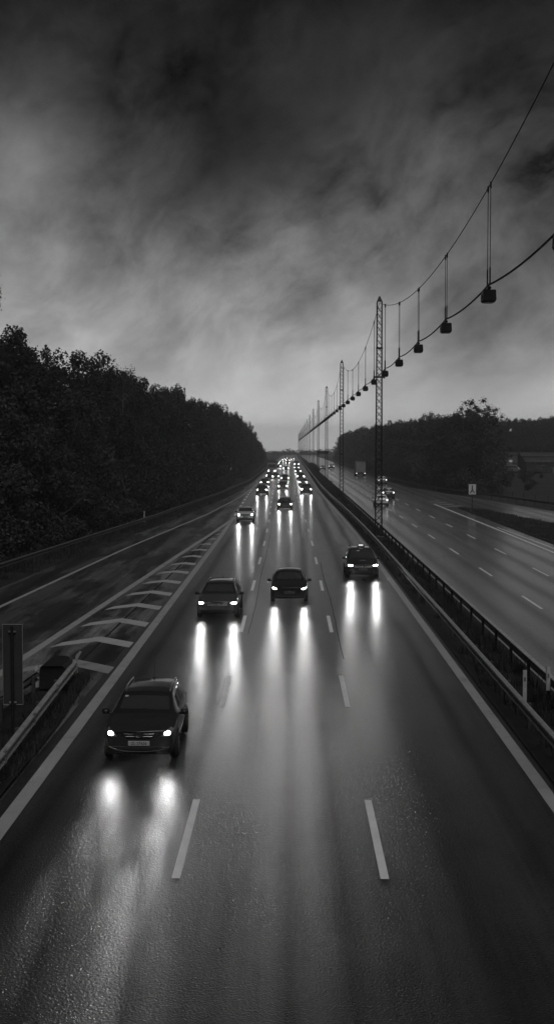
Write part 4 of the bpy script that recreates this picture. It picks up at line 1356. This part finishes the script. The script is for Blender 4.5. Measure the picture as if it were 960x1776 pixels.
more = [
    ('suv', 2.45, 203, 'paint_mid', 'broad grey car with glaring lights, next behind the taxi in its lane'),
    ('mini', 2.35, 246, 'paint_pale', 'pale car hidden behind the broad grey car in the taxi lane'),
    ('suv', 2.25, 292, 'paint_dark', 'dark tall car, third behind the taxi in its lane'),
    ('saloon', -5.05, 248, 'paint_dark', 'dark car directly behind the tall car with black windscreen'),
    ('hatch', -1.3, 281, 'paint_dark', 'dark hatchback, second behind the lone black saloon'),
    ('saloon', -3.5, 297, 'paint_pale', 'pale saloon changing lanes between slow and middle lane'),
    ('hatch', -5.1, 306, 'paint_mid', 'grey hatchback in front of the box lorry'),
    ('hatch', -1.5, 405, 'paint_mid', 'small distant car in the middle lane, behind the second dark hatchback'),
    ('saloon', 1.9, 425, 'paint_dark', 'distant car in the taxi lane just in front of the tall grey van'),
    ('hatch', 2.0, 360, 'paint_dark', 'distant dark hatchback, fourth behind the taxi in its lane'),
    ('saloon', -4.4, 455, 'paint_mid', 'distant car in the slow lane, next behind the box lorry'),
    ('suv', -5.6, 520, 'paint_dark', 'tiny misty tall car in the slow lane, second behind the box lorry'),
    ('hatch', -4.2, 590, 'paint_pale', 'tiny misty pale car in the slow lane, third behind the box lorry'),
    ('saloon', -1.4, 545, 'paint_dark', 'tiny misty car in the middle lane, fourth behind the lone black saloon'),
    ('hatch', -3.6, 680, 'paint_mid', 'fading car with glaring lights, first of the last pair in the slow lane'),
    ('suv', -3.0, 760, 'paint_mid', 'fading tall car at the very end of the slow lane'),
    ('saloon', .9, 720, 'paint_mid', 'fading car at the very end of the taxi lane, behind the grey van'),
    ('hatch', -1.6, 660, 'paint_mid', 'fading car at the end of the middle lane'),
]
for kind, X, Y, pm, lab in more:
    r = copy_tree(P_[kind].root); put(r, X, Y + 2.1, lab, 'car', GO, 0, pm)
    LATER.append((r, P_[kind].lamp_at))

for r, at in LATER + [(P_[k].root, P_[k].lamp_at) for k in ('mini', 'saloon', 'suv', 'hatch')]:
    beams(r, at, 120)

# lorries (cab, box body, wheels)
def lorry(name, X, Y, rot, label, group, box, lit):
    r = empty(name, (X, Y, rz(Y)), rot)
    tag(r, label, 'lorry', group)
    # local front at -y
    b = MB(); b.box((0, 1.6, 2.35), (2.5, 7.2, 2.7), bev=.05); bx = b.build('box_body', M[box], r)
    b = MB()
    for sx in (-1, 1): b.box((1.22 * sx, 5.21, 2.35), (.06, .03, 2.66)); 
    b.box((0, 5.21, 3.66), (2.38, .03, .07)); b.box((0, 5.21, 1.06), (2.38, .03, .12)); b.box((0, 5.215, 2.35), (.03, .03, 2.5))
    for sx in (-.5, .5): b.bar((sx, 5.24, 1.15), (sx, 5.24, 3.6), .02, 6)
    b.build('rear_frame', M['post_steel'], bx)
    b = MB(); prof = [(-.0, .55), (-.06, 1.1), (.0, 1.75), (.25, 2.75), (.6, 3.0), (1.75, 3.0), (1.75, .55)]
    vs = [(-1.2, p[0] - 3.95, p[1]) for p in prof] + [(1.2, p[0] - 3.95, p[1]) for p in prof]; n = len(prof)
    b.add(vs, [tuple(range(n)), tuple(range(2 * n - 1, n - 1, -1))] + [(i, n + i, n + (i + 1) % n, (i + 1) % n) for i in range(n)])
    b.build('cab', M['paint_pale'], r)
    b = MB(); b.add([(-1.1, -3.96, 1.72), (1.1, -3.96, 1.72), (1.02, -3.72, 2.7), (-1.02, -3.72, 2.7), (-1.1, -3.9, 1.72), (1.1, -3.9, 1.72), (1.02, -3.66, 2.7), (-1.02, -3.66, 2.7)], [(0, 1, 2, 3), (7, 6, 5, 4), (0, 4, 5, 1), (1, 5, 6, 2), (2, 6, 7, 3), (3, 7, 4, 0)]); b.build('windscreen', M['glass'], r)
    for sg in (1, -1):
        b = MB(); b.box((.85 * sg, -4.02, .85), (.36, .06, .16), bev=.02); h = b.build('headlight', M['lens'], r)
        if lit == 'head':
            b = MB(); b.box((.85 * sg, -4.055, .85), (.2, .012, .11), bev=.004); b.build('bulb', M['bulb_far'], h)
        b = MB(); b.box((1.05 * sg, 5.23, .85), (.28, .05, .12), bev=.01); b.build('tail_light', M['tail_lit' if lit == 'tail' else 'tail'], r)
        b = MB(); b.box((1.38 * sg, -3.6, 2.2), (.12, .18, .55), bev=.04); b.bar((1.2 * sg, -3.6, 2.4), (1.36 * sg, -3.6, 2.4), .02, 6); b.build('wing_mirror', M['trim'], r)
        b = MB(); b.box((1.27 * sg, -1.9, 1.9), (.03, .25, .25)); 
        for y in (-2.9, 3.4):
            t = MB(); t.lathe_x([(-.14, .28), (-.15, .45), (-.1, .5), (.1, .5), (.15, .45), (.14, .28), (.05, .2), (.05, .02)], 20)
            o = t.build('wheel', M['tyre'], r, (1.08 * sg, y, .5)); o.rotation_euler = (0, 0, 0 if sg > 0 else math.pi)
    b = MB(); b.box((0, .7, .8), (.9, 8.2, .28)); b.box((0, 5.1, .62), (2.3, .1, .14), bev=.02); b.build('chassis', M['trim'], r)
    b = MB(); b.box((0, 5.17, .66), (.52, .02, .12)); b.build('number_plate', M['plate'], r)
    return r
lorry('box_lorry', -5.3, 362, 0, 'grey box lorry amid the queue in the slow lane', GO, 'canvas_dark', 'head')
lorry('box_lorry', 17.6, 330, math.pi, 'pale box lorry driving away in its spray beyond the second mast', GA, 'canvas', 'tail')
# cars driving away
A_ = generic('estate_car', 'hatch', 'paint_white', True, True)
put(A_.root, 11.45, 164, 'white car driving away, half hidden by the tallest lattice mast', 'car', GA, math.pi + R(-1.5))
B_ = generic('saloon_car', 'suv', 'paint_black', True, True)
put(B_.root, 14.0, 187, 'black car driving away just ahead of the white one', 'car', GA, math.pi)
for src, X, Y, pm, lab in ((B_, 18.2, 258, 'paint_pale', 'pale car driving away, beyond the black one and beside the mast'), (A_, 10.4, 420, 'paint_mid', 'tiny car driving away in mist, closest to the distant median'), (B_, 13.8, 440, 'paint_dark', 'tiny dark car driving away in mist, further from the median')):
    r = copy_tree(src.root); put(r, X, Y, lab, 'car', GA, math.pi, pm)
for root in (A_.root, B_.root):
    pass

# ------------------------------------------------------------------ the yard beyond the field
def hut(name, x, y, w_, d, h, label, cat, m, roofm, lit=0):
    r = empty(name, (x, y, bank(x, y))); tag(r, label, cat)
    b = MB(); b.box((0, 0, h / 2 - .2), (w_, d, h + .4)); b.build('wall', M[m], r)
    b = MB(); b.add([(-w_ / 2 - .3, -d / 2 - .3, h - .05), (w_ / 2 + .3, -d / 2 - .3, h - .05), (w_ / 2 + .3, 0, h + d * .14), (-w_ / 2 - .3, 0, h + d * .14), (-w_ / 2 - .3, d / 2 + .3, h - .05), (w_ / 2 + .3, d / 2 + .3, h - .05)],
                    [(0, 1, 2, 3), (3, 2, 5, 4), (0, 3, 4), (1, 5, 2), (4, 5, 1, 0)]); b.build('roof', M[roofm], r)
    b = MB(); b.box((0, -d / 2 - .33, h - .02), (w_ * .9, .05, .16)); b.build('gutter', M['galv_dull'], r)
    for k in range(lit):
        b = MB(); xx = -w_ / 2 + w_ * (k + .5) / lit; b.box((xx, -d / 2 - .02, h * .55), (.9, .06, .7)); b.build('window', M['window_lit'], r)
    b = MB(); b.box((w_ * .28, -d / 2 - .02, 1.0), (1.2, .05, 2.0)); b.build('door', M['trim'], r)
    return r
hut('long_shed', 69, 344, 14, 8, 3.0, 'long low dark shed with pale roof edge in the yard', 'shed', 'shed', 'shed_roof')
hut('back_shed', 74, 372, 16, 7, 4.2, 'taller shed behind the long dark one', 'shed', 'shed', 'shed_roof')
hut('small_house', 68.0, 402, 4, 5, 4.6, 'narrow pale house with a lit window behind the yard', 'house', 'wall_pale', 'shed', 1)
hut('bungalow', 69, 468 - 30, 12, 7, 2.8, 'low house with small lit windows under the far wood', 'house', 'shed', 'shed', 3)
def parked(kind, x, y, rot, lab, pm):
    r = copy_tree(P_[kind].root); tag(r, lab, 'van' if kind == 'van' else 'car', 'vehicles parked in the yard')
    r.location = (x, y, bank(x, y)); r.rotation_euler = (0, 0, rot)
    for ch in children_of(r):
        if ch.name.split('.')[0] == 'body': ch.material_slots[0].link = 'OBJECT'; ch.material_slots[0].material = M[pm]
        for g in children_of(ch):
            if g.name.split('.')[0] == 'bulb':
                g.material_slots[0].link = 'OBJECT'; g.material_slots[0].material = M['lens']
parked('van', 60.5, 352, R(70), 'pale van parked in the yard at the field end', 'paint_pale')
parked('mini', 62.8, 346, R(200), 'pale small car parked beside the pale van', 'paint_pale')
parked('van', 66.0, 340, R(150), 'grey van parked in front of the long dark shed', 'paint_mid')
parked('hatch', 72.5, 337, R(80), 'grey car parked nearest the long dark shed door', 'paint_mid')
r = empty('domed_tent', (62.6, 296, bank(62.6, 296))); tag(r, 'small pale dome cover lying in the field below the yard', 'tent')
b = MB(); N = 14; vs = []
for k in range(5):
    t = k / 4 * math.pi / 2
    for i in range(N): vs.append((1.3 * math.cos(t) * math.cos(6.2832 * i / N), 1.3 * math.cos(t) * math.sin(6.2832 * i / N), .9 * math.sin(t)))
b.add(vs, [(k * N + i, k * N + (i + 1) % N, (k + 1) * N + (i + 1) % N, (k + 1) * N + i) for k in range(4) for i in range(N)], 0, True); b.build('cover', M['shed_roof'], r)
rq = random.Random(3)
for k, (x, y, w_, h, mm, lab) in enumerate(((64.6, 344, 2.2, 1.1, 'galv_dull', 'grey open skip between the parked small car and grey van'), (69.3, 338, 1.6, 1.5, 'canvas', 'pale crate stack in front of the long dark shed'), (75.0, 334, 2.6, 1.2, 'canvas_dark', 'dark open skip past the shed door'), (58.2, 362, 1.8, 1.6, 'wall_pale', 'pale crate at the field end of the yard'))):
    r = empty('skip' if 'skip' in lab else 'crate', (x, y, bank(x, y)), rq.uniform(-.5, .5)); tag(r, lab, 'skip' if 'skip' in lab else 'crate')
    b = MB()
    b.prism([(-w_ / 2, 0), (w_ / 2, 0), (w_ / 2 + .2, h), (-w_ / 2 - .2, h)], -.8, .8); b.build('body', M[mm], r)
    b = MB(); b.box((0, -.83, h - .06), (w_ + .44, .06, .1)); b.box((0, .83, h - .06), (w_ + .44, .06, .1)); b.build('rim', M['galv_pale'], r)
# field fence
r = empty('wire_fence', (0, 0, 0)); tag(r, 'thin wire fence on posts along the edge of the rough field', 'fence')
fx = [(108, 42.5), (160, 34.2), (204, 29.5)]
for k in range(16):
    y = 118 + k * 5.5; x = interp(fx, y); b = MB(); b.bar((x, y, rz(y) - .2), (x, y, rz(y) + 1.15), .05, 6); b.build('post', M['bark'], r)
b = MB()
for z in (.5, .85, 1.1): b.tube([(interp(fx, 118 + 5.5 * k), 118 + 5.5 * k, rz(118 + 5.5 * k) + z) for k in range(16)], .008, 4)
b.build('wire', M['post_steel'], r)

# ------------------------------------------------------------------ haze
mb = MB(); mb.box((0, 850, 6.5), (2000, 2000, 42)); 
hz = mb.build('haze', mat('haze')); hz['kind'] = 'stuff'
m = bpy.data.materials['haze']; t = NT(m.node_tree); t.n.remove(t.n['Principled BSDF'])
pv = t.node('ShaderNodeVolumePrincipled'); pv.inputs['Color'].default_value = (.96, .96, .96, 1); pv.inputs['Density'].default_value = .00060; pv.inputs['Anisotropy'].default_value = .8
t.l.new(pv.outputs[0], [n for n in t.n if n.bl_idname == 'ShaderNodeOutputMaterial'][0].inputs['Volume'])
hz.display_type = 'WIRE'

# ------------------------------------------------------------------ sky
SUN_EL, SUN_AZ = R(55), R(165)     # azimuth measured from +Y towards +X
w = bpy.data.worlds.new('World'); sc.world = w; w.use_nodes = True
t = NT(w.node_tree); bg = t.n['Background']
sky = t.node('ShaderNodeTexSky'); sky.sky_type = 'NISHITA'; sky.sun_disc = False; sky.sun_elevation = SUN_EL; sky.sun_rotation = SUN_AZ
bw = t.node('ShaderNodeRGBToBW'); t.l.new(sky.outputs[0], bw.inputs[0])
base = t.maprange(bw.outputs[0], 0, 12, .85, 1.15)
tc = t.node('ShaderNodeTexCoord'); D = tc.outputs['Generated']
sp_ = t.node('ShaderNodeSeparateXYZ'); t.l.new(D, sp_.inputs[0]); dx, dy, dz = sp_.outputs
gr_ = t.ramp(t.math('MULTIPLY', dz, 1.0, clamp=True), [(0.0, .85), (.02, .72), (.05, .48), (.09, .28), (.13, .165), (.19, .072), (.26, .024), (.33, .009), (.5, .010), (1.0, .018)])
def lobe(cx, cz, sx, sz, rot):
    ux = t.math('SUBTRACT', dx, cx); uz = t.math('SUBTRACT', dz, cz)
    c_, s_ = math.cos(rot), math.sin(rot)
    a = t.math('ADD', t.math('MULTIPLY', ux, c_ / sx), t.math('MULTIPLY', uz, s_ / sx))
    b = t.math('ADD', t.math('MULTIPLY', ux, -s_ / sz), t.math('MULTIPLY', uz, c_ / sz))
    q = t.math('ADD', t.math('MULTIPLY', a, a), t.math('MULTIPLY', b, b))
    return t.math('MULTIPLY', t.math('EXPONENT', t.math('MULTIPLY', q, -1.0)), t.math('GREATER_THAN', dy, 0.0))
wv = t.node('ShaderNodeVectorMath', operation='ADD')
wn = t.node('ShaderNodeTexNoise'); wn.inputs['Scale'].default_value = 6; wn.inputs['Detail'].default_value = 4; t.l.new(D, wn.inputs['Vector'])
ws = t.node('ShaderNodeVectorMath', operation='SCALE'); t.l.new(wn.outputs[1], ws.inputs[0]); ws.inputs['Scale'].default_value = .08
t.l.new(D, wv.inputs[0]); t.l.new(ws.outputs[0], wv.inputs[1])
wsep = t.node('ShaderNodeSeparateXYZ'); t.l.new(wv.outputs[0], wsep.inputs[0])
def slanted(deg, sa, sb, off):
    c_, s_ = math.cos(R(deg)), math.sin(R(deg))
    a_ = t.math('ADD', t.math('MULTIPLY', wsep.outputs[0], c_ * sa), t.math('MULTIPLY', wsep.outputs[2], s_ * sa))
    b_ = t.math('ADD', t.math('MULTIPLY', wsep.outputs[0], -s_ * sb), t.math('MULTIPLY', wsep.outputs[2], c_ * sb))
    nd = t.node('ShaderNodeCombineXYZ'); t.put(nd.inputs[0], a_); t.put(nd.inputs[1], t.math('MULTIPLY', wsep.outputs[1], 2.0)); t.put(nd.inputs[2], t.math('ADD', b_, off))
    return nd.outputs[0]
n1 = t.noise(slanted(36, 8.0, 11.0, 2.3), 1.0, 10, .62)
n2 = t.noise(slanted(58, 13.0, 20.0, 3.1), 1.0, 8, .58)
n3 = t.noise(slanted(40, 22.0, 34.0, 1.3), 1.0, 7, .6)
cl = t.math('ADD', t.math('ADD', t.math('MULTIPLY', n1, .70), t.math('MULTIPLY', n2, .13)), t.math('MULTIPLY', n3, .17))
amp = t.maprange(dz, 0.03, .17, .14, 1.0)
cf = t.maprange(cl, .385, .615, .12, 2.15)
cf = t.math('ADD', 1.0, t.math('MULTIPLY', t.math('SUBTRACT', cf, 1.0), amp))
val = t.math('MULTIPLY', t.math('MULTIPLY', gr_, cf), base)
val = t.math('ADD', val, t.math('MULTIPLY', lobe(-.205, .195, .065, .055, .3), .12))
val = t.math('ADD', val, t.math('MULTIPLY', lobe(-.13, .14, .13, .05, .35), .06))
val = t.math('MULTIPLY', val, t.math('SUBTRACT', 1.0, t.math('MULTIPLY', lobe(-.035, .218, .11, .055, .45), .75)))
val = t.math('MULTIPLY', val, t.math('SUBTRACT', 1.0, t.math('MULTIPLY', lobe(.17, .12, .12, .09, .5), .45)))
val = t.math('ADD', val, t.math('MULTIPLY', lobe(.07, .235, .07, .09, 1.0), .018))
val = t.math('MULTIPLY', val, t.maprange(dy, -.3, .6, .35, 1.0))
cc = t.grey(val)
t.l.new(cc, bg.inputs['Color']); bg.inputs['Strength'].default_value = 1.0

su = bpy.data.lights.new('Sun', 'SUN'); su.energy = 1.15; su.angle = R(40); su.color = (1, 1, 1)
so = bpy.data.objects.new('Sun', su); link(so)
d = Vector((math.sin(SUN_AZ) * math.cos(SUN_EL), math.cos(SUN_AZ) * math.cos(SUN_EL), math.sin(SUN_EL)))
so.rotation_euler = d.to_track_quat('Z', 'Y').to_euler()

# ------------------------------------------------------------------ camera
F = 2230.0
cam = bpy.data.cameras.new('Camera'); co = bpy.data.objects.new('Camera', cam); link(co); sc.camera = co
cam.sensor_fit = 'VERTICAL'; cam.sensor_height = 36; cam.lens = F / 1776 * 36
co.location = (0, 0, 7.8); co.rotation_euler = (R(90) - math.atan(122 / F), 0, math.atan(24 / F))
cam.clip_end = 6000; cam.clip_start = .1

sc.view_settings.view_transform = 'Standard'; sc.view_settings.look = 'None'; sc.view_settings.exposure = 0; sc.view_settings.gamma = 1
sc.render.engine = 'CYCLES'
cy = sc.cycles
cy.use_denoising = True; cy.use_adaptive_sampling = False
try: cy.denoiser = 'OPENIMAGEDENOISE'; cy.denoising_prefilter = 'ACCURATE'
except Exception: pass
cy.max_bounces = 6; cy.diffuse_bounces = 2; cy.glossy_bounces = 3; cy.volume_bounces = 1; cy.transmission_bounces = 2; cy.transparent_max_bounces = 4
cy.sample_clamp_indirect = 3.0; cy.sample_clamp_direct = 50
cy.use_light_tree = True
cy.caustics_reflective = False; cy.caustics_refractive = False
sc.render.threads_mode = 'AUTO'
